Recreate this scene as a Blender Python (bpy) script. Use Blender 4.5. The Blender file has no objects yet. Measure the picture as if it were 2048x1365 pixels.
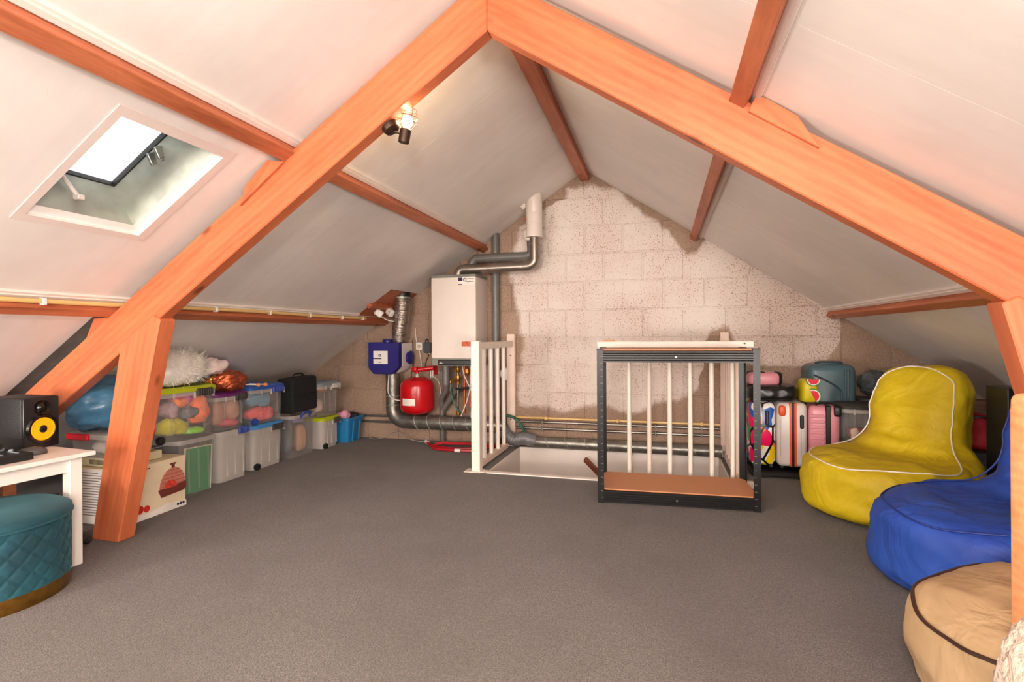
import bpy, bmesh, math, random
from mathutils import Vector, Matrix, noise
from mathutils.bvhtree import BVHTree
random.seed(7)
PI = math.pi
S = bpy.context.scene
COL = S.collection

# ------------------------------------------------------------------ camera, world, light, exposure
cam_d = bpy.data.cameras.new('camera'); cam = bpy.data.objects.new('camera', cam_d); COL.objects.link(cam)
cam_d.sensor_width = 36.0; cam_d.lens = 1050.0 / 2048.0 * 36.0; cam_d.clip_start = 0.03
cam_d.shift_y = -10.5 / 2048.0
cam.matrix_world = (Matrix.Translation((0, 0, .95)) @ Matrix.Rotation(math.atan(299 / 1050.0), 4, 'Z')
                    @ Matrix.Rotation(PI / 2, 4, 'X') @ Matrix.Rotation(math.radians(-.4), 4, 'Z'))
S.camera = cam
w = bpy.data.worlds.new('overcast_sky'); S.world = w; w.use_nodes = True
bg = w.node_tree.nodes['Background']; bg.inputs[0].default_value = (.93, .96, 1, 1); bg.inputs[1].default_value = 1.0

def lamp(name, loc, energy, radius, col):
    l = bpy.data.lights.new(name, 'POINT'); l.energy = energy; l.shadow_soft_size = radius; l.color = col
    o = bpy.data.objects.new(name, l); COL.objects.link(o); o.location = loc
    return o
lamp('flash_light', (-.05, -.25, 1.30), 44, .06, (1, .93, .87))        # the photographer's flash just above the camera
lamp('rear_fill_light', (-.7, -1.2, 1.7), 55, .2, (1, .91, .82))            # added fill high behind the camera to raise the overall brightness
lamp('low_fill_light', (1.5, -1.3, .5), 170, .3, (1, .92, .85))       # two low fills added behind the camera to brighten the ceiling slopes
lamp('low_fill_light', (-2.7, -1.3, .5), 170, .3, (1, .92, .85))  # the second added low fill, on the left
lamp('far_fill_light', (-.3, -5.2, 1.4), 330, .25, (1, .92, .85))       # fill added far back so brightness falls off less with depth
S.view_settings.view_transform = 'Standard'; S.view_settings.look = 'None'
S.view_settings.gamma = 1; S.view_settings.use_curve_mapping = False
S.view_settings.exposure = .56

# ------------------------------------------------------------------ helpers
def lin(c):
    return tuple(((v / 255) / 12.92 if v / 255 <= .04045 else ((v / 255 + .055) / 1.055) ** 2.4) for v in c) + (1,)

class NT:
    def __init__(s, name):
        s.m = bpy.data.materials.new(name); s.m.use_nodes = True
        s.t = s.m.node_tree; s.b = s.t.nodes['Principled BSDF']; s.out = s.t.nodes['Material Output']
    def n(s, kind, **kw):
        x = s.t.nodes.new(kind)
        for k, v in kw.items(): setattr(x, k, v)
        return x
    def l(s, a, b): s.t.links.new(a, b)
    def math(s, op, a, b=None, c=None):
        x = s.n('ShaderNodeMath', operation=op)
        for i, v in enumerate((a, b, c)):
            if v is None: continue
            if isinstance(v, (int, float)): x.inputs[i].default_value = v
            else: s.l(v, x.inputs[i])
        return x.outputs[0]
    def mix(s, f, a, b):
        x = s.n('ShaderNodeMix', data_type='RGBA')
        for i, v in ((0, f), (6, a), (7, b)):
            if isinstance(v, (int, float)): x.inputs[i].default_value = v
            elif isinstance(v, tuple): x.inputs[i].default_value = v
            else: s.l(v, x.inputs[i])
        return x.outputs[2]
    def noise(s, vec, scale, detail=3, rough=.5):
        x = s.n('ShaderNodeTexNoise'); x.inputs['Scale'].default_value = scale
        x.inputs['Detail'].default_value = detail; x.inputs['Roughness'].default_value = rough
        if vec is not None: s.l(vec, x.inputs['Vector'])
        return x.outputs['Fac']
    def coord(s, obj=None, scale=None):
        x = s.n('ShaderNodeTexCoord')
        if obj: x.object = obj
        o = x.outputs['Object']
        if scale:
            m = s.n('ShaderNodeMapping'); m.inputs['Scale'].default_value = scale; s.l(o, m.inputs[0]); o = m.outputs[0]
        return o
    def ramp(s, f, stops):
        x = s.n('ShaderNodeValToRGB'); e = x.color_ramp.elements
        while len(e) < len(stops): e.new(.5)
        for k, (p, c) in zip(e, stops): k.position = p; k.color = c
        s.l(f, x.inputs[0]); return x.outputs[0]
    def bump(s, h, strength, dist):
        x = s.n('ShaderNodeBump'); x.inputs['Strength'].default_value = strength; x.inputs['Distance'].default_value = dist
        s.l(h, x.inputs['Height']); s.l(x.outputs[0], s.b.inputs['Normal'])

MATS = {}
def M(name, col, rough=.5, metal=0., var=.1, scale=9, bump=0., bscale=40, coat=0., trans=0.):
    if name in MATS: return MATS[name]
    t = NT(name); c = lin(col); co = t.coord()
    f = t.noise(co, scale, 3)
    a = tuple(v * (1 - var) for v in c[:3]) + (1,); b = tuple(min(1, v * (1 + var)) for v in c[:3]) + (1,)
    t.l(t.ramp(f, [(.3, a), (.7, b)]), t.b.inputs['Base Color'])
    t.b.inputs['Roughness'].default_value = rough; t.b.inputs['Metallic'].default_value = metal
    t.b.inputs['Coat Weight'].default_value = coat
    if bump: t.bump(t.noise(co, bscale, 4), bump, .01)
    MATS[name] = t.m; return t.m

def M_wood(name, dark, light, rough=.45, gs=1.):
    t = NT(name); co = t.coord(scale=(1.1 * gs, 9 * gs, 9 * gs))
    info = t.n('ShaderNodeObjectInfo'); va = t.n('ShaderNodeVectorMath', operation='ADD'); t.l(co, va.inputs[0])
    sc = t.n('ShaderNodeVectorMath', operation='SCALE'); t.l(info.outputs['Location'], sc.inputs[0]); sc.inputs[3].default_value = 3.7; t.l(sc.outputs[0], va.inputs[1])
    v = va.outputs[0]
    n1 = t.noise(v, 1.6, 4, .55); n2 = t.noise(v, 9, 3, .6)
    wv = t.n('ShaderNodeTexWave', wave_type='BANDS', bands_direction='Z'); wv.inputs['Scale'].default_value = 1.1
    wv.inputs['Distortion'].default_value = 5; wv.inputs['Detail'].default_value = 2; t.l(v, wv.inputs[0])
    f = t.math('ADD', t.math('MULTIPLY', n1, .65), t.math('ADD', t.math('MULTIPLY', n2, .28), t.math('MULTIPLY', wv.outputs['Fac'], .09)))
    c = t.ramp(f, [(.3, lin(dark)), (.68, lin(light))])
    vo = t.n('ShaderNodeTexVoronoi'); vo.inputs['Scale'].default_value = 1.7; t.l(t.coord(scale=(1.6, 3.4, 3.4)), vo.inputs['Vector'])
    k = t.math('SUBTRACT', 1, t.math('MINIMUM', t.math('MULTIPLY', vo.outputs['Distance'], 8.5), 1))
    c = t.mix(t.math('MINIMUM', t.math('MULTIPLY', k, 1.6), .75), c, lin((104, 48, 24)))
    t.l(c, t.b.inputs['Base Color']); t.b.inputs['Roughness'].default_value = rough
    t.bump(f, .25, .004); MATS[name] = t.m; return t.m

def M_clear(name, tint, fac, rough=.25):
    """milky translucent plastic: part see-through, part glossy plastic"""
    t = NT(name); co = t.coord()
    c = lin(tint); f = t.noise(co, 6, 2)
    t.l(t.ramp(f, [(.3, tuple(v * .9 for v in c[:3]) + (1,)), (.7, c)]), t.b.inputs['Base Color'])
    t.b.inputs['Roughness'].default_value = rough
    tr = t.n('ShaderNodeBsdfTransparent'); mx = t.n('ShaderNodeMixShader'); mx.inputs[0].default_value = fac
    t.l(tr.outputs[0], mx.inputs[1]); t.l(t.b.outputs[0], mx.inputs[2]); t.l(mx.outputs[0], t.out.inputs[0])
    MATS[name] = t.m; return t.m

class B:
    """collects shapes into one bmesh"""
    def __init__(s): s.bm = bmesh.new()
    def _poly(s, vs, fs, Mx=None):
        bv = [s.bm.verts.new(Mx @ Vector(v) if Mx else v) for v in vs]
        for f in fs:
            try: s.bm.faces.new([bv[i] for i in f])
            except ValueError: pass
        return s
    def box(s, x0, x1, y0, y1, z0, z1, bev=0, Mx=None, seg=1):
        t = bmesh.new(); bmesh.ops.create_cube(t, size=1)
        for v in t.verts: v.co = Vector(((x0 + x1) / 2 + v.co.x * (x1 - x0), (y0 + y1) / 2 + v.co.y * (y1 - y0), (z0 + z1) / 2 + v.co.z * (z1 - z0)))
        if bev: bmesh.ops.bevel(t, geom=t.edges[:], offset=bev, segments=seg, affect='EDGES', profile=.5)
        return s.merge(t, Mx)
    def merge(s, t, Mx=None):
        if Mx: t.transform(Mx)
        me = bpy.data.meshes.new('tmp'); t.to_mesh(me); t.free(); s.bm.from_mesh(me); bpy.data.meshes.remove(me); return s
    def prism(s, poly, a0, a1, axis='y', bev=0, Mx=None):
        """poly in the two other axes, extruded from a0 to a1"""
        n = len(poly)
        def P(p, a): return {'y': (p[0], a, p[1]), 'x': (a, p[0], p[1]), 'z': (p[0], p[1], a)}[axis]
        t = bmesh.new(); va = [t.verts.new(P(p, a0)) for p in poly]; vb = [t.verts.new(P(p, a1)) for p in poly]
        t.faces.new(va); t.faces.new(vb[::-1])
        for i in range(n): t.faces.new((va[i], vb[i], vb[(i + 1) % n], va[(i + 1) % n]))
        bmesh.ops.recalc_face_normals(t, faces=t.faces[:])
        if bev: bmesh.ops.bevel(t, geom=t.edges[:], offset=bev, segments=1, affect='EDGES')
        return s.merge(t, Mx)
    def tube(s, pts, r, seg=10, closed=False, Mx=None):
        pts = [Vector(p) for p in pts]; n = len(pts); rs = r if isinstance(r, (list, tuple)) else [r] * n
        rings = []; up = None
        for i, p in enumerate(pts):
            if closed: d = pts[(i + 1) % n] - pts[i - 1]
            else: d = pts[min(i + 1, n - 1)] - pts[max(i - 1, 0)]
            d = d.normalized()
            if up is None:
                up = d.orthogonal().normalized()
            up = (up - d * up.dot(d)); up = up.normalized() if up.length > 1e-5 else d.orthogonal().normalized()
            q = d.cross(up)
            rings.append([p + (up * math.cos(2 * PI * k / seg) + q * math.sin(2 * PI * k / seg)) * rs[i] for k in range(seg)])
        vs = [v for R in rings for v in R]; fs = []
        m = n if closed else n - 1
        for i in range(m):
            for k in range(seg):
                a, b = i * seg + k, i * seg + (k + 1) % seg; c, d = ((i + 1) % n) * seg + (k + 1) % seg, ((i + 1) % n) * seg + k
                fs.append((a, b, c, d))
        if not closed: fs += [tuple(range(seg))[::-1], tuple((n - 1) * seg + k for k in range(seg))]
        return s._poly(vs, fs, Mx)
    def lathe(s, prof, c=(0, 0, 0), seg=24, Mx=None):
        """prof: (radius, height) around z"""
        vs = []; fs = []; n = len(prof)
        for r, z in prof:
            for k in range(seg): vs.append((c[0] + max(r, 1e-4) * math.cos(2 * PI * k / seg), c[1] + max(r, 1e-4) * math.sin(2 * PI * k / seg), c[2] + z))
        for i in range(n - 1):
            for k in range(seg): fs.append((i * seg + k, i * seg + (k + 1) % seg, (i + 1) * seg + (k + 1) % seg, (i + 1) * seg + k))
        fs += [tuple(range(seg))[::-1], tuple((n - 1) * seg + k for k in range(seg))]
        return s._poly(vs, fs, Mx)
    def loft(s, rings, cap=(True, True), Mx=None):
        m = len(rings[0]); vs = [v for R in rings for v in R]; fs = []
        for i in range(len(rings) - 1):
            for k in range(m): fs.append((i * m + k, i * m + (k + 1) % m, (i + 1) * m + (k + 1) % m, (i + 1) * m + k))
        if cap[0]: fs.append(tuple(range(m))[::-1])
        if cap[1]: fs.append(tuple((len(rings) - 1) * m + k for k in range(m)))
        return s._poly(vs, fs, Mx)
    def sup(s, c, r, e1=1., e2=1., nu=40, nv=20, Mx=None):
        """superellipsoid"""
        f = lambda v, e: math.copysign(abs(v) ** e, v)
        vs = []; fs = []
        for j in range(nv + 1):
            ph = -PI / 2 + PI * j / nv
            ph = max(min(ph, PI / 2 - 1e-3), -PI / 2 + 1e-3)
            for i in range(nu):
                th = 2 * PI * i / nu
                vs.append((c[0] + r[0] * f(math.cos(ph), e1) * f(math.cos(th), e2), c[1] + r[1] * f(math.cos(ph), e1) * f(math.sin(th), e2), c[2] + r[2] * f(math.sin(ph), e1)))
        for j in range(nv):
            for i in range(nu): fs.append((j * nu + i, j * nu + (i + 1) % nu, (j + 1) * nu + (i + 1) % nu, (j + 1) * nu + i))
        fs += [tuple(range(nu))[::-1], tuple(nv * nu + k for k in range(nu))]
        return s._poly(vs, fs, Mx)
    def mesh(s, name, smooth=35):
        bmesh.ops.recalc_face_normals(s.bm, faces=s.bm.faces[:])
        me = bpy.data.meshes.new(name); s.bm.to_mesh(me); s.bm.free()
        if smooth:
            me.shade_smooth(); me.set_sharp_from_angle(angle=math.radians(smooth))
        return me
    def build(s, name, mat, parent=None, smooth=35, label=None):
        return put(name, s.mesh(name, smooth), mat, parent, label)

def put(name, me, mat, parent=None, label=None):
    if not me.materials: me.materials.append(mat)
    o = bpy.data.objects.new(name, me); COL.objects.link(o)
    if parent: o.parent = parent
    if label: o['label'] = label
    return o
def tag(o, label, cat, group=None):
    o['label'] = label; o['category'] = cat
    if group: o['group'] = group
    return o
def struct(o, label=None, kind='structure'):
    o['kind'] = kind
    if label: o['label'] = label
    return o
def thing(name, label, cat, loc=(0, 0, 0), rz=0, group=None):
    o = bpy.data.objects.new(name, None); o.empty_display_size = .1; COL.objects.link(o)
    o.location = loc; o.rotation_euler = (0, 0, rz)
    return tag(o, label, cat, group)
def arc(c, r, a0, a1, n, u, v):
    c, u, v = Vector(c), Vector(u), Vector(v)
    return [c + (u * math.cos(a0 + (a1 - a0) * i / n) + v * math.sin(a0 + (a1 - a0) * i / n)) * r for i in range(n + 1)]
def smooth_path(pts, n=8, closed=False):
    """Catmull-Rom through pts"""
    P = [Vector(p) for p in pts]; out = []; m = len(P)
    rng = range(m if closed else m - 1)
    for i in rng:
        g = (lambda k: P[k % m]) if closed else (lambda k: P[max(0, min(m - 1, k))])
        p0, p1, p2, p3 = g(i - 1), g(i), g(i + 1), g(i + 2)
        for k in range(n):
            t = k / n
            out.append(.5 * ((2 * p1) + (p2 - p0) * t + (2 * p0 - 5 * p1 + 4 * p2 - p3) * t * t + (3 * p1 - p0 - 3 * p2 + p3) * t ** 3))
    if not closed: out.append(P[-1])
    return out
def eval_mesh(b, voxel, smooth, name='soft'):
    """fuse the shapes in b into one skin"""
    me = b.mesh(name, 0); o = bpy.data.objects.new(name, me); COL.objects.link(o)
    r = o.modifiers.new('r', 'REMESH'); r.mode = 'VOXEL'; r.voxel_size = voxel
    q = o.modifiers.new('s', 'SMOOTH'); q.iterations = smooth; q.factor = .5
    dg = bpy.context.evaluated_depsgraph_get(); out = bpy.data.meshes.new_from_object(o.evaluated_get(dg))
    bpy.data.objects.remove(o); bpy.data.meshes.remove(me); out.name = name; return out
def wrinkle(me, fn):
    me.calc_loop_triangles()
    ns = [v.normal.copy() for v in me.vertices]
    for v, n in zip(me.vertices, ns): v.co += n * fn(v.co, n)
    me.shade_smooth(); me.update(); return me
def flat(me, z=0):
    for v in me.vertices:
        if v.co.z < z: v.co.z = z
def fold(p, s, seed=0):
    """sharp-crested cloth folds"""
    q = Vector((p.x * s + seed, p.y * s * .8, p.z * s * 1.3 + seed * .7))
    a = 1 - abs(noise.noise(q)) * 2.2
    b = 1 - abs(noise.noise(q * 2.1 + Vector((5, 1, 9)))) * 2.2
    return a * .65 + b * .35
def blob(name, c, r, mat, label, cat, seed=0, amp=.25, group=None, scale=6, parent=None):
    """a crumpled soft bundle"""
    b = B().sup((0, 0, 0), r, .9, .9, 28, 16); me = b.mesh(name, 0)
    mn = min(r)
    wrinkle(me, lambda p, n: (fold(p, scale, seed) - .45) * amp * mn)
    for v in me.vertices: v.co.z = max(v.co.z, -r[2])
    o = put(name, me, mat, parent); o.location = c
    return tag(o, label, cat, group) if cat else o

# ------------------------------------------------------------------ roof frame
XR, ZR, KL, KR, D = -.61, 2.33, .645, .665, 4.4
Y0 = -6.2
def roof(side, s, y, n=0):
    K = KL if side < 0 else KR; c = 1 / math.sqrt(1 + K * K); q = K * c
    return Vector((XR + side * (s * c - n * q), y, ZR - s * q - n * c))
def zroof(x): return ZR - (KL * (XR - x) if x < XR else KR * (x - XR))
def slab(b, side, s0, s1, y0, y1, n0, n1):
    vs = [roof(side, s, y, n) for n in (n0, n1) for y in (y0, y1) for s in (s0, s1)]
    return b._poly(vs, [(0, 1, 3, 2), (4, 6, 7, 5), (0, 4, 5, 1), (2, 3, 7, 6), (0, 2, 6, 4), (1, 5, 7, 3)])
def minus(rects, h):
    out = []
    for (a, b, c, d) in rects:
        if b <= h[0] or a >= h[1] or d <= h[2] or c >= h[3]: out.append((a, b, c, d)); continue
        if a < h[0]: out.append((a, h[0], c, d))
        if b > h[1]: out.append((h[1], b, c, d))
        aa, bb = max(a, h[0]), min(b, h[1])
        if c < h[2]: out.append((aa, bb, c, h[2]))
        if d > h[3]: out.append((aa, bb, h[3], d))
    return out
SKY = (1.237, 1.756, 1.268, 1.672)                 # roof window opening in slope distance and y
CUT = (1.825, 2.221, 3.90, 4.40)                   # boards sawn out around the duct

# ------------------------------------------------------------------ materials of the setting
WOOD = M_wood('stained_pine', (172, 84, 50), (210, 118, 76), .42)
PURL = M_wood('purlin_pine', (150, 76, 46), (206, 122, 82), .5, 1.4)
POSTW = M_wood('pale_pine', (196, 122, 74), (226, 160, 112), .5, 1.6)
WHITE = M('white_paint', (232, 222, 214), .45, 0, .03, 5, .05, 30)
def m_ceiling():
    t = NT('ceiling_paint'); co = t.coord()
    f = t.noise(co, 1.3, 4, .6); g = t.noise(t.coord(scale=(1, 9, 1)), 2.2, 4, .6)
    c = t.ramp(f, [(.3, lin((226, 219, 213))), (.6, lin((240, 234, 228)))])
    c = t.mix(t.math('MULTIPLY', t.math('SUBTRACT', g, .45), .5), c, lin((206, 196, 188)))
    t.l(c, t.b.inputs['Base Color']); t.b.inputs['Roughness'].default_value = .55
    t.bump(t.noise(co, 3.5, 3), .12, .01); return t.m
CEIL = m_ceiling()
DECK = M('roof_underlay', (134, 126, 120), .8, 0, .15, 14, .2, 40)
def m_carpet():
    t = NT('carpet_pile'); co = t.coord()
    big = t.noise(co, 1.7, 5, .65); mid = t.noise(co, 60, 3, .6); fine = t.noise(co, 210, 3, .75)
    c = t.ramp(fine, [(.36, lin((44, 38, 35))), (.64, lin((142, 132, 126)))])
    c = t.mix(t.ramp(big, [(.42, (0, 0, 0, 1)), (.68, (.6, .6, .6, 1))]), c, lin((84, 74, 68)))
    c = t.mix(t.ramp(mid, [(.4, (0, 0, 0, 1)), (.65, (.4, .4, .4, 1))]), c, lin((66, 58, 53)))
    t.l(c, t.b.inputs['Base Color']); t.b.inputs['Roughness'].default_value = .95
    t.b.inputs['Sheen Weight'].default_value = .25; t.b.inputs['Specular IOR Level'].default_value = .1
    t.bump(t.math('ADD', fine, t.math('MULTIPLY', mid, .6)), .6, .012); return t.m
CARPET = m_carpet()

# ------------------------------------------------------------------ floor, stairwell, plain walls
HX0, HX1, HY0, HY1 = -1.185, .43, 3.47, 4.36
b = B()
for (x0, x1, y0, y1) in minus([(-4.22, 2.9, Y0, D)], (HX0, HX1, HY0, HY1)):
    b.box(x0, x1, y0, y1, -.22, 0)
floor = struct(b.build('floor', CARPET, smooth=0), 'grey brown cut pile carpet over the whole attic floor')
b = B()
b.box(HX0, HX1, HY1 - .015, HY1, -1.3, -.004); b.box(HX0, HX0 + .012, HY0, HY1, -1.3, -.004)
b.box(HX1 - .012, HX1, HY0, HY1, -1.3, -.004); b.box(HX0, HX1, HY0, HY0 + .012, -1.3, -.004); b.box(HX0, HX1, HY0, HY1, -1.32, -1.3)
struct(b.build('wall_stairwell', WHITE, smooth=0), 'white boarded sides of the stair opening')
b = B(); b.box(HX0, -.40, HY0 - .03, HY0 + .014, 0, .008); b.box(HX0 - .1, HX0 + .01, HY0 - .03, HY0 + .03, 0, .007)
struct(b.build('trim_stair_edge', WHITE, smooth=0), 'white wooden nosing along the stair opening')
b = B().prism([(-4.3, -.2), (2.95, -.2), (2.95, 0), (XR, ZR + .02), (-4.3, 0)], Y0 - .05, Y0)
struct(b.build('wall_front', M('plaster', (222, 212, 204), .8), smooth=0), 'plain plastered gable wall')

# ------------------------------------------------------------------ block wall
def curve_node(t, val, pts, lo, hi):
    """piecewise curve of a coordinate, as a float curve node on 0..1"""
    n = t.n('ShaderNodeFloatCurve'); c = n.mapping.curves[0]
    vmin, vmax = min(p[1] for p in pts), max(p[1] for p in pts)
    P = [((p[0] - lo) / (hi - lo), (p[1] - vmin) / (vmax - vmin)) for p in pts]
    while len(c.points) < len(P): c.points.new(.5, .5)
    for q, p in zip(c.points, P): q.location = p; q.handle_type = 'VECTOR'
    n.mapping.update()
    t.l(t.math('DIVIDE', t.math('SUBTRACT', val, lo), hi - lo), n.inputs['Value'])
    return t.math('ADD', t.math('MULTIPLY', n.outputs[0], vmax - vmin), vmin)
def m_block():
    t = NT('half_painted_blocks'); co = t.coord(obj=wall_mesh)
    n1 = t.n('ShaderNodeTexNoise'); n1.inputs['Scale'].default_value = 7; n1.inputs['Detail'].default_value = 4; t.l(co, n1.inputs[0])
    sv = t.n('ShaderNodeVectorMath', operation='SUBTRACT'); t.l(n1.outputs['Color'], sv.inputs[0]); sv.inputs[1].default_value = (.5, .5, .5)
    sc = t.n('ShaderNodeVectorMath', operation='SCALE'); t.l(sv.outputs[0], sc.inputs[0]); sc.inputs[3].default_value = .10
    av = t.n('ShaderNodeVectorMath', operation='ADD'); t.l(co, av.inputs[0]); t.l(sc.outputs[0], av.inputs[1])
    sp = t.n('ShaderNodeSeparateXYZ'); t.l(av.outputs[0], sp.inputs[0]); x, z = sp.outputs[0], sp.outputs[2]
    left = [(0, -1.2), (.25, -1.185), (.33, -1.185), (.44, -1.229), (.65, -1.2), (.83, -1.172), (1.05, -1.19), (1.18, -1.224), (1.37, -1.26), (1.5, -1.276), (1.7, -1.247), (1.88, -1.21), (1.95, -1.05), (2.05, -.973), (2.11, -.79), (2.22, -.785), (2.35, -.7)]
    low = [(-1.3, .33), (-1.185, .329), (-.96, .306), (-.79, .286), (-.54, .349), (-.25, .284), (-.11, .338), (-.066, .383), (.11, .405), (.2, .447), (.283, .528), (.302, .671), (.337, .868), (.386, .967), (.50, .985), (.56, .868), (.60, .713), (.80, .688), (1.0, .686), (1.14, .68), (1.26, .866), (1.31, 1.2), (1.6, 1.4)]
    top = [(-1.3, 2.2), (-.785, 2.217), (-.524, 2.212), (-.36, 2.169), (-.122, 1.946), (.033, 1.834), (.109, 1.709), (.192, 1.613), (.279, 1.62), (.343, 1.75), (.5, 1.9), (1.6, 1.9)]
    m = t.math('MINIMUM', t.math('SUBTRACT', x, curve_node(t, z, left, 0, 2.35)), t.math('SUBTRACT', z, curve_node(t, x, low, -1.3, 1.6)))
    m = t.math('MINIMUM', m, t.math('SUBTRACT', curve_node(t, x, top, -1.3, 1.6), z))
    edge = t.noise(co, 60, 3, .7); pore = t.noise(co, 95, 2, .65); thin = t.noise(co, 3.2, 3)
    cover = t.math('ADD', t.math('MULTIPLY', m, 24), t.math('MULTIPLY', t.math('SUBTRACT', edge, .5), 1.6))
    right = t.math('MULTIPLY', t.math('MAXIMUM', t.math('SUBTRACT', x, .35), 0), .9)               # the paint is thin and dry towards the right
    pth = t.math('ADD', t.math('MULTIPLY', thin, .22), t.math('ADD', .235, t.math('MULTIPLY', right, .09)))
    solid = t.math('MULTIPLY', t.math('SUBTRACT', pore, pth), 16)
    mask = t.math('MINIMUM', cover, solid)
    mk = t.n('ShaderNodeClamp'); t.l(mask, mk.inputs[0]); mask = mk.outputs[0]
    g1 = t.noise(co, 130, 3, .7); g2 = t.noise(co, 2.3, 3)
    info = t.n('ShaderNodeObjectInfo')
    base = t.ramp(g1, [(.28, lin((122, 98, 82))), (.52, lin((172, 146, 126))), (.75, lin((204, 180, 160)))])
    base = t.mix(t.math('MULTIPLY', t.ramp(g2, [(.4, (0, 0, 0, 1)), (.75, (1, 1, 1, 1))]), .4), base, lin((128, 98, 82)))
    base = t.mix(t.math('MULTIPLY', info.outputs['Random'], .22), base, lin((140, 112, 94)))
    paint = t.ramp(thin, [(.35, lin((228, 217, 209))), (.7, lin((220, 203, 193)))])
    paint = t.mix(t.math('MINIMUM', right, .55), paint, lin((196, 172, 158)))
    t.l(t.mix(mask, base, paint), t.b.inputs['Base Color']); t.b.inputs['Roughness'].default_value = .9
    t.bump(t.math('ADD', t.math('MULTIPLY', g1, .5), t.math('MULTIPLY', pore, .6)), .6, .01)
    return t.m
b = B().prism([(-4.22, -.05), (2.9, -.05), (2.9, 0), (XR, ZR + .03), (-4.22, 0)], D + .008, D + .12)
wall_mesh = b.build('wall_back', M('tmp_mortar', (150, 128, 110)), smooth=0)
BLOCK = m_block(); wall_mesh.data.materials[0] = BLOCK
struct(wall_mesh, 'gable wall of concrete blocks, roughly half of it painted white')
def clip(poly, a, bb, c):
    """keep a*x+b*z<=c"""
    out = []
    for i, p in enumerate(poly):
        q = poly[(i + 1) % len(poly)]; fp, fq = a * p[0] + bb * p[1] - c, a * q[0] + bb * q[1] - c
        if fp <= 0: out.append(p)
        if fp * fq < 0: u = fp / (fp - fq); out.append((p[0] + (q[0] - p[0]) * u, p[1] + (q[1] - p[1]) * u))
    return out
full = B().box(-.1535, .1535, -.02, .02, -.1135, .1135, .005).mesh('block', 0); full.materials.append(BLOCK)
BW, BH = .316, .235
for k in range(-1, 10):
    z0 = .223 + BH * k; ph = .172 if k % 2 else .015
    for i in range(-14, 10):
        x0 = ph + BW * i; x1 = x0 + BW; zb = max(z0, 0)
        P = [(x0 + .0045, zb + .004), (x1 - .0045, zb + .004), (x1 - .0045, z0 + BH - .004), (x0 + .0045, z0 + BH - .004)]
        P = clip(P, KR, 1, ZR + KR * XR); P = clip(P, -KL, 1, ZR - KL * XR); P = clip(P, 1, 0, 2.88); P = clip(P, -1, 0, 4.2)
        dy = random.uniform(-.002, .0025)
        if len(P) < 3: continue
        if len(P) == 4 and zb == z0 and abs(P[2][1] - P[3][1]) < 1e-6 and abs(P[1][0] - P[0][0]) > .3 and abs(P[2][0] - P[3][0]) > .3:
            o = put('block', full, BLOCK, wall_mesh); o.location = ((x0 + x1) / 2, D + .02 + dy, z0 + BH / 2)
        else:
            ar = abs(sum(P[j][0] * P[(j + 1) % len(P)][1] - P[(j + 1) % len(P)][0] * P[j][1] for j in range(len(P)))) / 2
            if ar < .0012: continue
            cx = sum(p[0] for p in P) / len(P); cz = sum(p[1] for p in P) / len(P)
            o = B().prism([(p[0] - cx, p[1] - cz) for p in P], -.02, .02).build('block', BLOCK, wall_mesh, smooth=0); o.location = (cx, D + .02 + dy, cz)

# ------------------------------------------------------------------ ceilings: underlay, boards, strips
for side, nm, S1 in ((-1, 'ceiling_left', 4.5), (1, 'ceiling_right', 4.4)):
    b = B()
    for r in (minus([(-.03, S1, Y0, D + .12)], SKY) if side < 0 else [(-.03, S1, Y0, D + .12)]):
        slab(b, side, r[0], r[1], r[2], r[3], -.03, -.012)
    deck = struct(b.build(nm, DECK, smooth=0), 'sloping attic ceiling of wide white painted boards')
    ll = 2.221 if side < 0 else 2.178
    for k in range(-14, 6):
        y0, y1 = 1.43 + .56 * k, 1.43 + .56 * (k + 1)
        y0, y1 = max(y0, Y0), min(y1, D)
        if side < 0 and -.5 < y0 < 1.7:                 # one wide smooth board around the roof window
            if y0 > -.2: continue
            y1 = 1.99
        if y1 - y0 < .05: continue
        a, c = y0 + .0009, y1 - .0009
        R = [(.0, ll + .03, a, c)]
        lo = [(ll + .03, S1 - .05, a, c)]
        if side < 0 and abs(y1 - 1.99) < .01: lo = [(ll + .03, S1 - .05, a, 1.848)]
        if side < 0: R = minus(minus(R, SKY), CUT)
        b = B()
        for r in R + lo: slab(b, side, r[0], r[1], r[2], r[3], -.0118, 0)
        b.build('panel', CEIL, deck, smooth=0)
    strips = [(1.012, 1.047), (2.184, 2.221)] if side < 0 else [(1.083, 1.112), (2.142, 2.178)]
    for s0, s1 in strips:
        e = 3.9 if (side < 0 and s0 > 2) else D
        b = B(); slab(b, side, s0, s1, Y0, e, 0, .012); slab(b, side, s0 + .012, s1 - .004, Y0, e, .012, .017)
        b.build('cover_strip', WHITE, deck, smooth=0, label='white wooden cover strip beside a purlin')

# ------------------------------------------------------------------ timber: purlins, ridge, truss
def purlin(name, side, s0, s1, n1, label, y1=D):
    c = roof(side, (s0 + s1) / 2, (Y0 + y1) / 2, n1 / 2)
    K = KL if side < 0 else KR; ang = math.atan(K)
    o = B().box(-(y1 - Y0) / 2, (y1 - Y0) / 2, -(s1 - s0) / 2, (s1 - s0) / 2, -n1 / 2, n1 / 2, .002).build(name, PURL, smooth=0)
    o.matrix_world = Matrix.Translation(c) @ Matrix.Rotation(side * ang, 4, 'Y') @ Matrix.Rotation(PI / 2, 4, 'Z')
    return tag(o, label, 'beam', 'roof purlins')
purlin('roof_purlin', -1, 1.047, 1.105, .057, 'stained wooden purlin running just above the roof window')
purlin('roof_purlin', -1, 2.221, 2.277, .057, 'stained wooden purlin with the cream conduit clipped along it')
purlin('roof_purlin', 1, 1.029, 1.083, .055, 'stained wooden purlin halfway up the slope above the stair railing')
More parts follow.
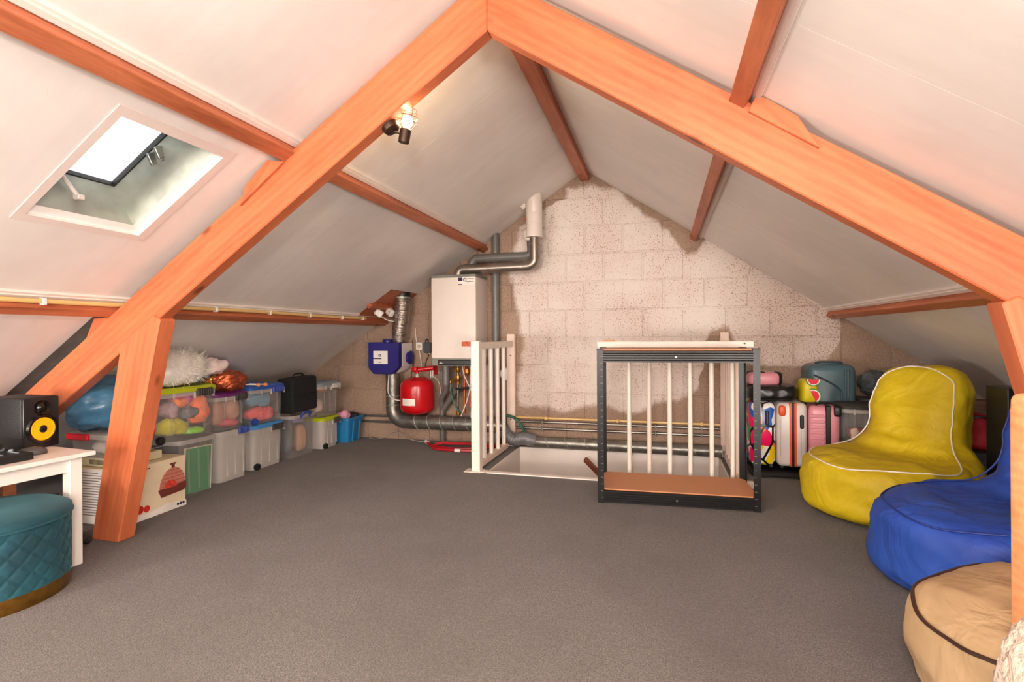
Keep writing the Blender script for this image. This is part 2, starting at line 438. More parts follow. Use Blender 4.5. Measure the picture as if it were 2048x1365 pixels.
purlin('roof_purlin', 1, 2.178, 2.228, .05, 'stained wooden purlin low on the slope above the bean bags')
L = D - Y0
o = B().box(-L / 2, L / 2, -.038, .038, -.04, .04, .002).build('ridge_beam', PURL, smooth=0)
o.matrix_world = Matrix.Translation((XR, (D + Y0) / 2, 2.285)) @ Matrix.Rotation(PI / 2, 4, 'Z')
tag(o, 'stained wooden ridge beam along the peak of the roof', 'beam')

def plank_xz(name, poly, y0, y1, ang, mat, parent, bev=.004):
    """polygon in the x-z plane, thick in y, with its grain along ang"""
    cx = sum(p[0] for p in poly) / len(poly); cz = sum(p[1] for p in poly) / len(poly); cy = (y0 + y1) / 2
    ca, sa = math.cos(ang), math.sin(ang)
    Q = [((p[0] - cx) * ca + (p[1] - cz) * sa, -(p[0] - cx) * sa + (p[1] - cz) * ca) for p in poly]
    o = B().prism(Q, y0 - cy, y1 - cy, bev=bev).build(name, mat, parent, smooth=0)
    o.matrix_local = Matrix.Translation((cx, cy, cz)) @ Matrix.Rotation(-ang, 4, 'Y')
    return o
truss = thing('roof_truss', 'orange stained timber roof truss with two rafters and slanted posts', 'truss', (0, 0, 0))
ZB, ZT, KB, TX = 2.085, 2.298, .664, -.615
TY0, TY1 = 1.85, 1.912
for sgn in (-1, 1):
    f = lambda d, z: (TX + sgn * d, z - KB * d)
    plank_xz('rafter', [(TX, ZB), (TX, ZT), f(3.3, ZT), (TX + sgn * 3.02, max(0.0, ZB - KB * 3.02))], TY0, TY1, -sgn * math.atan(KB), WOOD, truss)
    P = [(-2.60, 0), (-2.435, 0), (-2.175, 1.035), (-2.215, 1.055), (-2.41, .925)]
    if sgn > 0: P = [(2 * TX - p[0], p[1]) for p in P]
    plank_xz('post', P, TY0 - .008, TY1 + .012, -sgn * 1.33, WOOD, truss)
plank_xz('cleat', [(-1.584, 1.695), (-1.506, 1.679), (-1.726, 1.515), (-1.70, 1.593), (-1.648, 1.641)], 1.836, 1.87, .9, WOOD, truss, .001)
plank_xz('cleat', [(.275, 1.669), (.297, 1.719), (.334, 1.700), (.418, 1.636), (.478, 1.529)], 1.836, 1.87, -.8, WOOD, truss, .001)
plank_xz('cleat', [(-2.59, 1.045), (-2.50, 1.05), (-2.70, .80), (-2.66, .915)], 1.852, 1.90, .7, WOOD, truss, .001)

# ------------------------------------------------------------------ roof window
METAL = M('galvanised_lining', (168, 172, 160), .42, .35, .22, 9, .15, 14)
GLASS = M_clear('window_glass', (235, 240, 245), .06, .02)
win = struct(thing('window_1', 'open hatch style roof window', 'window'))
del win['category']
s0, s1, y0, y1 = SKY
b = B()
for r in ((s0 - .04, s0, y0 - .03, y1 + .035), (s1, s1 + .03, y0 - .03, y1 + .035), (s0, s1, y0 - .03, y0), (s0, s1, y1, y1 + .035)):
    slab(b, -1, r[0], r[1], r[2], r[3], 0, .0022)
b.build('window_trim', M('window_trim_paint', (228, 214, 206), .5, 0, .03), win, smooth=0)
def ring(ds0, ds1, dy0, dy1, n): return [roof(-1, s0 + ds0, y0 + dy0, n), roof(-1, s0 + ds0, y1 - dy1, n), roof(-1, s1 - ds1, y1 - dy1, n), roof(-1, s1 - ds1, y0 + dy0, n)]
b = B().loft([ring(-.001, -.001, -.001, -.001, .002), ring(0, 0, 0, 0, -.010), ring(.004, .034, .01, .036, -.018)], (False, False)); b.build('reveal', M('reveal_white', (250, 248, 244), .4, 0, .01), win, smooth=0)
b = B().loft([ring(.004, .034, .01, .036, -.018), ring(.008, .044, .015, .048, -.055)], (False, False)); b.build('flange', METAL, win, smooth=0)
b = B().loft([ring(.008, .044, .015, .048, -.055), ring(.012, .078, .03, .080, -.165)], (False, False)); b.build('lining', METAL, win, smooth=0)
R1, R2 = ring(-.02, .066, .01, .066, -.166), ring(.004, .084, .03, .086, -.166)
RR = [[p + Vector((-.542, 0, .84)) * h for p in r] for r, h in ((R1, 0), (R2, 0), (R2, .02), (R1, .02))]
b = B().loft([RR[0], RR[1], RR[2], RR[3], RR[0]], (False, False)); b.build('sash', M('dark_sash', (52, 52, 50), .4, .3), win, smooth=0)
q = [p + Vector((-.542, 0, .84)) * .01 for p in R2]; q2 = [p + Vector((-.542, 0, .84)) * .014 for p in R2]
b = B().loft([q, q2]); b.build('pane', GLASS, win, smooth=0)
pa, pb = roof(-1, s1 - .062, y0 + .165, -.075), roof(-1, s1 - .10, y0 + .10, -.15)
b = B().tube([pa, pb], .008, 6); b.box(-.016, .016, -.012, .012, -.01, .01, .003, Matrix.Translation(pa)); b.build('stay_arm', WHITE, win)
pc = roof(-1, s0 + .20, y1 - .080, -.135)
b = B()
for dx in (-.018, .018): b.box(-.006, .006, -.02, .02, -.022, .022, .002, Matrix.Translation(pc + Vector((dx, 0, dx * .6))) @ Matrix.Rotation(.5, 4, 'X'))
b.box(-.02, .02, -.004, .004, -.02, .02, 0, Matrix.Translation(pc + Vector((0, .018, 0)))); b.build('latch', M('latch_metal', (150, 152, 146), .3, .8), win)

# ------------------------------------------------------------------ caged wall lamp under the left rafter
t = thing('cage_lamp', 'black caged wall lamp with glowing bulb under the rafter', 'lamp', (-1.03, 1.90, 1.80))
BRN = M('dark_bronze', (62, 42, 30), .4, .5)
nrm = Vector((.553, 0, -.833))                           # away from the rafter's underside
Rb = nrm.to_track_quat('Z', 'Y').to_matrix().to_4x4()
base_c = Vector((-1.045 + 1.03, .0, 1.797 - 1.80))
B().lathe([(.036, -.004), (.036, .006), (.031, .02), (.018, .028), (.006, .03)], seg=28, Mx=Matrix.Translation(base_c) @ Rb).build('base', BRN, t)
lamp('bulb_light', (-.985, 1.94, 1.825), 11, .03, (1, .75, .45))
hc = Vector((-.995 + 1.03, .03, 1.77 - 1.80)); ax = Vector((.22, -.05, .97)).normalized(); Ra = ax.to_track_quat('Z', 'Y').to_matrix().to_4x4()
B().tube([base_c + nrm * .025, hc + ax * .0], .006, 8).build('arm', BRN, t)
B().lathe([(.02, -.035), (.0225, -.032), (.0225, .018), (.019, .022)], seg=24, Mx=Matrix.Translation(hc) @ Ra).build('socket', BRN, t)
e = NT('bulb_glow'); e.b.inputs['Emission Color'].default_value = (1, .72, .38, 1); e.b.inputs['Emission Strength'].default_value = 9; e.b.inputs['Base Color'].default_value = (1, .9, .7, 1)
B().lathe([(.012, .02), (.014, .03), (.022, .045), (.0225, .055), (.016, .07), (.004, .077)], seg=20, Mx=Matrix.Translation(hc) @ Ra).build('bulb', e.m, t)
b = B()
prof = [(.020, .02), (.040, .05), (.042, .07), (.030, .10)]
for r, z in prof[1:]:
    b.tube([Vector((r * math.cos(a), r * math.sin(a), z)) for a in [2 * PI * k / 24 for k in range(24)]], .0012, 5, True, Mx=Matrix.Translation(hc) @ Ra)
for k in range(8):
    a = 2 * PI * k / 8
    b.tube([Vector((r * math.cos(a + j * .15), r * math.sin(a + j * .15), z)) for j, (r, z) in enumerate(prof)], .0012, 5, Mx=Matrix.Translation(hc) @ Ra)
b.build('cage', M('cage_wire', (120, 52, 30), .4, .4), t)

# ------------------------------------------------------------------ conduit on the lower purlin
CREAM = M('cream_plastic', (226, 188, 122), .4, 0, .05)
WPL = M('white_plastic', (232, 226, 220), .4, 0, .03)
cpath = lambda y: roof(-1, 2.205, y, .030) + Vector((0, 0, .004 * math.sin(y * 3)))
t = thing('conduit', 'cream electrical conduit clipped along the low purlin', 'conduit', (0, 0, 0))
B().tube([cpath(-1.5 + 5.5 * k / 24) for k in range(25)], .010, 10).build('tube', CREAM, t)
for y in (.75, 1.55, 2.42, 2.85, 3.25, 3.65, 3.95):
    c = cpath(y)
    B().box(-.014, .014, -.008, .008, -.016, .013, .003, Matrix.Translation(c)).build('clip', WPL, t)
for i, (x, y, z, a, lab) in enumerate(((-2.36, 4.07, 1.155, .5, 'white junction box hanging at the end of the conduit'), (-2.30, 4.16, 1.165, -.4, 'white junction box beside the black duct collar'))):
    t = thing('junction_box', lab, 'junction box', (x, y, z), a)
    R = Matrix.Rotation(.6, 4, 'Y')
    B().box(-.035, .035, -.02, .02, -.03, .03, .006, R).build('body', WPL, t)
    B().box(-.031, .031, -.026, -.02, -.026, .026, .003, R).build('cover', WPL, t)
    for dz in (-.015, .015): B().lathe([(.006, 0), (.006, .004)], seg=10, Mx=R @ Matrix.Translation((.02, -.026, dz)) @ Matrix.Rotation(PI / 2, 4, 'X')).build('screw', METAL, t)
# boards sawn out around the duct: bare timber above
t = thing('roof_batten', 'bare brown battens and board exposed around the duct hole', 'batten', (0, 0, 0))
b = B(); slab(b, -1, CUT[0], CUT[1], CUT[2], CUT[3], -.0117, -.006); b.build('board', PURL, t, smooth=0)
b = B(); slab(b, -1, 2.03, 2.07, 3.86, 4.38, -.005, .03); b.build('batten', PURL, t, smooth=0)

# ------------------------------------------------------------------ ventilation unit, foil duct, ducts
BLUE = M('royal_blue_plastic', (38, 34, 112), .35, 0, .05)
DUCT = M('spiral_duct_steel', (132, 130, 124), .38, .75, .25, 20, .25, 30)
FOIL = M('crinkled_foil', (206, 200, 194), .22, .95, .1, 30, .6, 60)
GREYP = M('grey_pvc', (104, 101, 97), .4, 0, .06)
BLACK = M('black_plastic', (24, 24, 25), .4, 0, .1)
t = thing('ventilation_unit', 'blue and white ventilation unit mounted on the block wall', 'ventilation unit', (-2.35, 4.14, .62))
P = [(-.15, .06), (-.10, .0), (.085, 0), (.15, .065), (.15, .28), (-.15, .28)]
B().prism(P, -.02, .045, bev=.006).build('front_cover', BLUE, t)
B().prism([(p[0] * .93 + .01, p[1] * .95 + .006) for p in P], .045, .25, bev=.006).build('housing', WPL, t)
b = B().box(-.095, .045, -.024, -.02, .09, .205, .001); b.build('label_plate', WPL, t, smooth=0)
INK = M('print_ink', (45, 42, 60), .6)
b = B(); b.box(-.095, -.015, -.0255, -.024, .133, .143); b.box(-.042, -.022, -.0255, -.024, .155, .175); b.box(-.045, -.02, -.0255, -.024, .103, .110)
b.build('print', INK, t, smooth=0)
b = B().box(-.036, -.028, -.0262, -.0255, .161, .169); b.build('print', WPL, t, smooth=0)
B().lathe([(.046, 0), (.046, .012), (.042, .026), (.040, .028)], c=(-.02, .1, .278), seg=24).build('cap', BLUE, t)
B().lathe([(.050, 0), (.050, .02), (.062, .024), (.062, .034), (.03, .046)], seg=28, Mx=Matrix.Translation((.146, .16, .14)) @ Matrix.Rotation(PI / 2, 4, 'Y')).build('side_cap', BLUE, t)
# foil duct
pth = smooth_path([(-2.265, 4.26, .902), (-2.262, 4.255, .97), (-2.24, 4.24, 1.08), (-2.218, 4.225, 1.19), (-2.212, 4.215, 1.29)], 22)
rs = [(.060 + .012 * min(1, i / 60)) * (1 + .07 * math.sin(i * 2.0) + .03 * noise.noise(Vector((i * .7, 1, 2)))) for i in range(len(pth))]
t = thing('foil_duct', 'crinkled silver foil duct rising from the ventilation unit', 'duct', (0, 0, 0))
o = B().tube(pth, rs, 22).build('hose', FOIL, t, smooth=70)
b = B().tube([(-2.212, 4.215, 1.285), (-2.21, 4.212, 1.37)], .074, 24); b.build('collar', BLACK, t)
b = B().tube([(-2.2125, 4.215, 1.287), (-2.212, 4.2145, 1.303)], .077, 24); b.build('clamp_band', METAL, t)
# spiral duct from the unit, along the wall
def duct(name, pts, r, label, seams, parts=None):
    t = thing(name, label, 'duct', (0, 0, 0))
    B().tube(pts, r, 26).build('pipe', DUCT, t)
    for (c, d, rr) in seams:
        c = Vector(c); d = Vector(d).normalized(); q = d.to_track_quat('Z', 'Y').to_matrix().to_4x4()
        B().tube([(rr * math.cos(2 * PI * k / 24), rr * math.sin(2 * PI * k / 24), 0) for k in range(24)], .003, 6, True, Mx=Matrix.Translation(c) @ q).build('seam', METAL, t)
    return t
zc, yc = .194, 4.235
el = arc((-2.20, yc, zc + .12), .12, PI, 1.5 * PI, 10, (1, 0, 0), (0, 0, 1))
t = duct('spiral_duct', [(-2.32, yc, .62)] + el + [(-1.28, yc, zc)], .062, 'galvanised spiral duct bending below the ventilation unit', [((x, yc, zc), (1, .0, .28), .064) for x in (-2.08, -1.96, -1.84, -1.72, -1.60, -1.48, -1.36)] + [((-2.32, yc, .42), (0, 0, 1), .065), ((-2.32, yc, .34), (.0, 0, 1), .066)])
y2, z2 = 4.292, .058
duct('spiral_duct', [(-1.04, y2, z2), (.435, y2, z2 - .004)], .046, 'thinner galvanised spiral duct along the wall above the stairwell', [((x, y2, z2), (1, 0, .45), .0475) for x in [-.92 + .165 * k for k in range(8)]])
t = thing('flexible_sleeve', 'grey wrinkled flexible sleeve joining the two wall ducts', 'duct', (0, 0, 0))
pth = smooth_path([(-1.30, 4.24, .175), (-1.26, 4.245, .11), (-1.20, 4.26, .075), (-1.12, 4.28, .085), (-1.02, 4.292, .06)], 10)
B().tube(pth, [.054 * (1 + .05 * math.sin(i * 1.9)) for i in range(len(pth))], 20).build('sleeve', M('grey_tape', (118, 118, 122), .45, .2), t, smooth=60)
t = thing('duct_bracket', 'zinc bracket holding the duct behind the shelf frame', 'bracket', (-.24, 0, 0))
b = B()
b.tube([(0, y2 + .05 * math.cos(a), z2 + .05 * math.sin(a)) for a in [2 * PI * k / 20 for k in range(20)]], .005, 6, True); b.build('ring', METAL, t)
for s in (-1, 1): B().box(-.008, .008, y2 + .01, y2 + .03, z2 + s * .062 - .012, z2 + s * .062 + .012, .002).build('lug', METAL, t)

# ------------------------------------------------------------------ boiler
BOIL = M('boiler_enamel', (226, 214, 204), .35, 0, .02)
BGREY = M('boiler_grey', (128, 128, 120), .45, 0, .05)
t = thing('boiler', 'tall white wall hung heating boiler with dark control strip', 'boiler', (-1.675, 4.09, .70))
B().box(-.20, .20, 0, .30, .06, .745, .006).build('casing', BOIL, t)
B().box(-.203, .203, -.004, .31, .745, .765, .004).build('top_cap', BGREY, t)
B().box(-.20, .20, -.003, .29, 0, .062, .006).build('lower_trim', BGREY, t)
B().box(-.14, .185, -.009, -.002, .008, .052, .006).build('control_panel', BLACK, t)
b = B()
for k in range(3): b.box(-.125 + k * .014, -.115 + k * .014, -.0105, -.009, .018, .024)
b.box(-.115, -.103, -.0105, -.009, .024, .030); b.build('logo', WPL, t, smooth=0)
NAVY = M('navy_ink', (30, 28, 70), .6)
b = B().box(.045, .195, -.0015, 0, .675, .742); b.build('rating_sticker', M('sticker_white', (236, 228, 220), .5), t, smooth=0)
B().box(.048, .083, -.003, -.0015, .708, .738).build('print', NAVY, t, smooth=0); B().box(.048, .083, -.003, -.0015, .676, .684).build('print', NAVY, t, smooth=0)
b = B(); b.tube([(.104 + .012 * math.cos(a), -.002, .718 + .012 * math.sin(a)) for a in [2 * PI * k / 16 for k in range(16)]], .003, 5, True)
b.build('logo', M('plum_ink', (96, 32, 60), .6), t)
b = B()
for z in (.722, .700): 
    for k in range(6): b.box(.122 + k * .011, .130 + k * .011, -.003, -.0015, z, z + .006)
b.build('print', INK, t, smooth=0)
b = B().box(.075, .205, -.003, -.001, .165, .205); b.build('orange_sticker', M('orange_print', (206, 92, 42), .5, 0, .4, 60), t, smooth=0)
# flue
STEEL = M('dull_steel', (150, 140, 130), .34, .85, .12, 14)
t = thing('flue_terminal', 'white flue pipe passing up through the sloping ceiling', 'flue', (-1.0, 4.2, 0))
B().lathe([(.062, 1.755), (.070, 1.756), (.070, 1.79), (.067, 1.80), (.067, 1.86), (.064, 1.862), (.064, 1.865), (.067, 1.868), (.067, 1.95), (.0645, 1.952), (.067, 1.957), (.066, 2.13)], seg=30).build('pipe', BOIL, t)
B().sup((-.05, .03, 1.785), (.045, .04, .05), .7, .8, 20, 10).build('adapter', BOIL, t)
b = B().box(-.075, -.055, -.075, -.068, 1.885, 1.905); b.build('warning_sticker', M('brown_print', (150, 84, 40), .5), t, smooth=0)
b = B().box(-.018, .018, -.008, .008, -.06, .06, .004, Matrix.Translation((-.115, -.03, 2.035)) @ Matrix.Rotation(-.85, 4, 'Y')); b.box(-.01, .03, -.012, -.004, -.05, -.03, .002, Matrix.Translation((-.115, -.03, 2.035)) @ Matrix.Rotation(-.85, 4, 'Y')); b.build('bracket', BOIL, t)
t = thing('flue_pipe', 'dull steel flue pipe elbowing from the boiler to the white terminal', 'pipe', (0, 0, 0))
e1 = arc((-1.06, 4.20, 1.585), .062, 0, -PI / 2, 8, (1, 0, 0), (0, 0, 1))
e2 = arc((-1.62, 4.20, 1.470), .05, PI / 2, PI, 8, (1, 0, 0), (0, 0, 1))
B().tube([(-.998, 4.20, 1.76)] + e1 + e2 + [(-1.67, 4.20, 1.455)], .040, 24).build('pipe', STEEL, t)
for c, d in (((-.998, 4.2, 1.60), (0, 0, 1)), ((-.998, 4.2, 1.70), (0, 0, 1)), ((-1.10, 4.2, 1.522), (1, 0, 0)), ((-1.40, 4.2, 1.521), (1, 0, 0)), ((-1.60, 4.2, 1.52), (1, 0, 0))):
    q = Vector(d).to_track_quat('Z', 'Y').to_matrix().to_4x4()
    B().lathe([(.0405, -.012), (.043, -.012), (.043, .012), (.0405, .012)], seg=24, Mx=Matrix.Translation(c) @ q).build('seam', STEEL, t)
t = thing('air_pipe', 'dark grey plastic air pipe above the steel flue', 'pipe', (0, 0, 0))
e1 = arc((-1.09, 4.285, 1.665), .045, -PI / 2, 0, 6, (1, 0, 0), (0, 0, 1)); e2 = arc((-1.52, 4.285, 1.56), .06, PI / 2, PI, 8, (1, 0, 0), (0, 0, 1))
B().tube([(-1.58, 4.27, 1.455)] + e2[::-1] + e1 + [(-1.045, 4.27, 1.74)], .036, 20).build('pipe', GREYP, t)
t = thing('drain_stack', 'vertical grey plastic drain pipe beside the boiler', 'pipe', (0, 0, 0))
B().tube([(-1.385, 4.355, 0), (-1.385, 4.355, zroof(-1.385) + .01)], .034, 22).build('pipe', GREYP, t)
for z in (.30, 1.36): B().lathe([(.034, -.02), (.038, -.02), (.038, .02), (.034, .02)], c=(-1.385, 4.355, z), seg=22).build('socket_ring', GREYP, t)

# ------------------------------------------------------------------ red expansion vessel
RED = M('red_enamel', (190, 14, 24), .25, 0, .06)
t = thing('expansion_vessel', 'round red expansion vessel hanging on the block wall', 'tank', (-2.075, 4.225, .27))
B().lathe([(.03, -.006), (.09, 0), (.135, .025), (.148, .05), (.15, .06), (.15, .24), (.147, .26), (.125, .295), (.07, .318), (.025, .322)], seg=40).build('tank', RED, t)
vs = [(.1515 * math.sin(a), -.1515 * math.cos(a), z) for z in (.085, .145) for a in [-.42 + .12 * k - .1 for k in range(8)]]
B()._poly(vs, [(k, k + 1, k + 9, k + 8) for k in range(7)]).build('label', M('sticker_white', (1, 1, 1)), t)
vs = [(.152 * math.sin(a), -.152 * math.cos(a), z) for z in (.091, .096) for a in (.1, .2, .26)]
B()._poly(vs, [(0, 1, 4, 3), (1, 2, 5, 4)]).build('print', INK, t)
B().lathe([(.02, .322), (.02, .338), (.013, .34), (.013, .352)], seg=18).build('connector', METAL, t)
b = B().tube([(0, 0, .352), (0, 0, .40)], .017, 14); b.tube([(0, 0, .385), (.13, .05, .40)], .02, 12); b.sup((-.015, -.01, .39), (.03, .03, .024), .6, .6, 16, 8); b.build('valve', RED, t)
b = B().box(.07, .12, .14, .165, .335, .455, .003); b.build('wall_plate', RED, t)
b = B(); b.tube([(.085, .10, .31), (.085, .10, .40)], .006, 8); b.tube([(.105, .10, .31), (.105, .10, .44)], .006, 8); b.build('steel_tube', METAL, t)

# ------------------------------------------------------------------ pipes along the wall and below the boiler
ZINC = M('zinc_pipe', (150, 148, 142), .3, .85, .1, 20)
COPPER = M('copper_pipe', (160, 82, 48), .3, .8, .15, 20)
BRASS = M('brass', (176, 122, 48), .3, .85, .15, 20)
WCAB = M('white_cable', (222, 214, 206), .5)
BCAB = M('black_cable', (32, 30, 30), .5)
GHOSE = M('green_hose', (40, 92, 76), .4)
def pipe(name, pts, r, mat, label, cat='pipe', seg=10, n=0, closed=False):
    o = B().tube(smooth_path(pts, n) if n else pts, r, seg, closed).build(name, mat); return tag(o, label, cat)
for z, lab in ((.212, 'upper of two zinc pipes along the foot of the wall'), (.157, 'lower of two zinc pipes along the foot of the wall')):
    t = thing('heating_pipe', lab, 'pipe', (0, 0, 0))
    B().tube([(-2.95, 4.374, z), (.52, 4.374, z)], .0115, 12).build('pipe', ZINC, t)
    for x in (-.98, -.05, .30): B().box(x - .008, x + .008, 4.36, 4.398, z - .016, z + .016, .003).build('clamp', ZINC, t)
t = thing('wall_conduit', 'yellow ochre conduit along the wall above the zinc pipes', 'conduit', (0, 0, 0))
B().tube([(-1.27, 4.378, .246), (.50, 4.378, .243)], .010, 10).build('tube', CREAM, t)
for x in (-.95, -.35, -.10, .30): B().box(x - .012, x + .012, 4.364, 4.398, .23, .26, .003).build('clip', CREAM, t)
pipe('copper_pipe', [(-1.64, 4.25, .70), (-1.64, 4.25, .285)], .009, COPPER, 'straight copper pipe below the middle of the boiler')
pipe('copper_pipe', [(-1.585, 4.25, .70), (-1.585, 4.25, .38), (-1.57, 4.25, .335), (-1.53, 4.25, .32), (-1.49, 4.25, .34)], .009, COPPER, 'copper pipe hooking sideways below the boiler', n=5)
t = thing('gas_pipe', 'steel pipe with brass fittings below the boiler', 'pipe', (-1.70, 4.25, 0))
B().tube([(0, 0, .70), (0, 0, .27)], .010, 12).build('pipe', ZINC, t)
for z, r, h in ((.66, .016, .025), (.585, .019, .03), (.545, .016, .014), (.285, .018, .02)):
    B().lathe([(r * .8, z - h), (r, z - h * .8), (r, z + h * .8), (r * .8, z + h)], seg=8).build('fitting', BRASS, t)
b = B().tube([(0, 0, .575), (-.06, -.01, .57), (-.065, -.01, .55)], .008, 8); b.sup((-.065, -.01, .55), (.013, .013, .02), .7, .7, 12, 8); b.build('tap', BRASS, t)
t = thing('gas_cock', 'yellow brass stopcock under the boiler', 'valve', (-1.60, 4.22, .64))
B().sup((0, 0, 0), (.018, .018, .024), .6, .6, 16, 8).build('body', BRASS, t); B().box(-.012, .012, -.026, -.016, -.006, .03, .004).build('lever', M('yellow_paint', (226, 160, 30), .4), t)
t = thing('siphon_drain', 'grey plastic siphon and drain branch under the boiler', 'drain', (0, 0, 0))
b = B().tube([(-1.80, 4.22, .70), (-1.80, 4.22, .53)], .034, 18); b.tube([(-1.80, 4.22, .54), (-1.805, 4.23, .50)], [.034, .022], 18); b.build('trap', GREYP, t)
b = B().tube(smooth_path([(-1.795, 4.23, .54), (-1.82, 4.26, .47), (-1.875, 4.30, .40), (-1.885, 4.33, .32), (-1.885, 4.335, .0)], 6), .024, 16); b.build('waste_pipe', GREYP, t)
b = B().tube([(-1.72, 4.27, .49), (-1.79, 4.29, .40), (-1.865, 4.31, .30)], .025, 16); b.build('branch', GREYP, t)
b = B().sup((-1.845, 4.24, .61), (.022, .02, .055), .6, .7, 14, 10); b.build('cup', GREYP, t)
pipe('drain_hose', [(-1.71, 4.23, .49), (-1.64, 4.22, .50), (-1.58, 4.23, .51), (-1.545, 4.25, .55), (-1.54, 4.26, .70)], .010, BCAB, 'black hose curving under the boiler', 'hose', n=6)
pipe('filling_hose', [(-1.765, 4.235, .54), (-1.755, 4.23, .45), (-1.72, 4.22, .36), (-1.67, 4.21, .30), (-1.645, 4.2, .275)], .008, GHOSE, 'green hose hanging from the brass tap', 'hose', n=6)
pipe('cable', [(-1.64, 4.20, .70), (-1.62, 4.19, .62), (-1.585, 4.18, .55), (-1.55, 4.18, .48), (-1.545, 4.17, .36), (-1.55, 4.165, .26)], .0045, WCAB, 'white cable drooping from the boiler to the left of its valve', 'cable', n=6)
pipe('cable', [(-1.56, 4.20, .70), (-1.56, 4.19, .60), (-1.565, 4.18, .50), (-1.60, 4.18, .38), (-1.64, 4.16, .27)], .0045, WCAB, 'white cable crossing over from the right end of the boiler', 'cable', n=6)
pipe('cable', [(-2.17, 4.385, 1.03), (-2.16, 4.38, .93), (-2.12, 4.37, .80), (-2.10, 4.36, .68), (-2.09, 4.30, .62)], .0045, WCAB, 'white cable from the foil duct down to the red valve', 'cable', n=6)
pipe('cable', [(-2.30, 4.13, .62), (-2.305, 4.12, .50), (-2.295, 4.12, .44), (-2.25, 4.13, .40), (-2.20, 4.18, .385)], .0045, WCAB, 'white cable looping in front of the vertical duct', 'cable', n=6)
pipe('cable', [(-1.97, 4.39, .84), (-1.965, 4.385, .72), (-2.01, 4.38, .62), (-1.93, 4.37, .53), (-1.91, 4.36, .40), (-1.88, 4.34, .25)], .004, WCAB, 'thin white cable behind the red vessel', 'cable', n=6)
pipe('cable', [(-2.20, 4.39, .92), (-2.195, 4.385, .80), (-2.19, 4.38, .68), (-2.21, 4.37, .60), (-2.17, 4.36, .57), (-2.13, 4.36, .61)], .0035, BCAB, 'thin black cable looping beside the blue ventilation unit', 'cable', n=6)
pipe('cable', [(-2.03, 4.39, .86), (-2.04, 4.385, .78), (-2.07, 4.38, .70), (-2.06, 4.37, .64)], .0035, BCAB, 'thin black cable from the dark adapter to the red valve', 'cable', n=6)
pipe('cable', [(-2.75, 4.33, .09), (-2.62, 4.30, .035), (-2.55, 4.28, .012), (-2.45, 4.28, .03), (-2.36, 4.31, .08), (-2.25, 4.31, .06), (-2.15, 4.28, .02), (-1.95, 4.28, .01), (-1.75, 4.27, .03), (-1.5, 4.2, .012)], .004, M('grey_cable', (150, 140, 130), .5), 'thin grey cable trailing along the carpet below the duct', 'cable', n=6)
pipe('cable', [(-2.345, 4.08, 1.13), (-2.32, 4.12, 1.10), (-2.28, 4.17, 1.085), (-2.25, 4.28, 1.09)], .004, WCAB, 'white cable drooping from the junction box to the foil duct', 'cable', n=6)
pipe('hose', [(-1.28, 4.30, .27), (-1.20, 4.29, .25), (-1.14, 4.28, .19), (-1.12, 4.29, .12), (-1.14, 4.31, .06)], .012, GHOSE, 'green hose arching over the joined ducts', 'hose', n=6)
pipe('cable', [(-1.30, 4.33, .05), (-1.27, 4.33, .14), (-1.23, 4.34, .22), (-1.19, 4.30, .225)], .004, WCAB, 'white cable rising to the ochre conduit', 'cable', n=6)
t = thing('wall_adapter', 'dark grey power adapter fixed beside the boiler', 'adapter', (-2.045, 4.36, .80))
B().box(-.035, .04, 0, .04, 0, .095, .006).build('body', M('slate_plastic', (66, 72, 76), .5), t)
b = B().tube(smooth_path([(-.02, .02, .09), (-.02, .02, .115), (.0, .02, .12), (.005, .02, .095)], 5), .005, 8); b.build('lead', BCAB, t)
b = B(); b.tube([(-.015, .02, 0), (-.015, .02, -.012)], .006, 8); b.tube([(.015, .02, 0), (.015, .02, -.012)], .006, 8); b.build('gland', METAL, t)
t = thing('wall_socket', 'small white wall socket behind the ventilation unit', 'socket', (-2.13, 4.372, .86))
B().box(-.03, .03, 0, .028, -.035, .035, .005).build('plate', WPL, t); B().lathe([(.018, 0), (.018, .004), (.014, .001)], seg=16, Mx=Matrix.Rotation(PI / 2, 4, 'X')).build('outlet', M('beige_plastic', (190, 176, 160), .5), t)
t = thing('vent_cover', 'round white disc on the wall behind the railing post', 'vent cover', (-1.30, 4.37, .62))
B().lathe([(.055, 0), (.055, .012), (.045, .02), (.01, .022)], seg=30, Mx=Matrix.Rotation(PI / 2, 4, 'X')).build('disc', WPL, t)
REDH = M('red_hose', (176, 22, 34), .35)
t = thing('red_hose', 'coiled red hose with a black end lying on the carpet', 'hose', (0, 0, 0))
B().tube(smooth_path([(-1.97, 4.19, .03), (-1.90, 4.12, .018), (-1.80, 4.08, .016), (-1.66, 4.05, .016), (-1.50, 4.10, .016), (-1.36, 4.18, .02), (-1.40, 4.25, .022), (-1.55, 4.20, .032), (-1.70, 4.14, .04), (-1.82, 4.13, .038), (-1.86, 4.07, .018), (-1.80, 4.02, .016), (-1.65, 4.0, .016), (-1.4, 4.02, .016)], 6), .012, 10).build('tubing', REDH, t)
B().tube([(-1.985, 4.205, .033), (-1.955, 4.175, .027)], .016, 10).build('coupling', WPL, t)
B().tube([(-1.63, 3.997, .016), (-1.58, 3.995, .016)], .0145, 10).build('coupling', WPL, t)

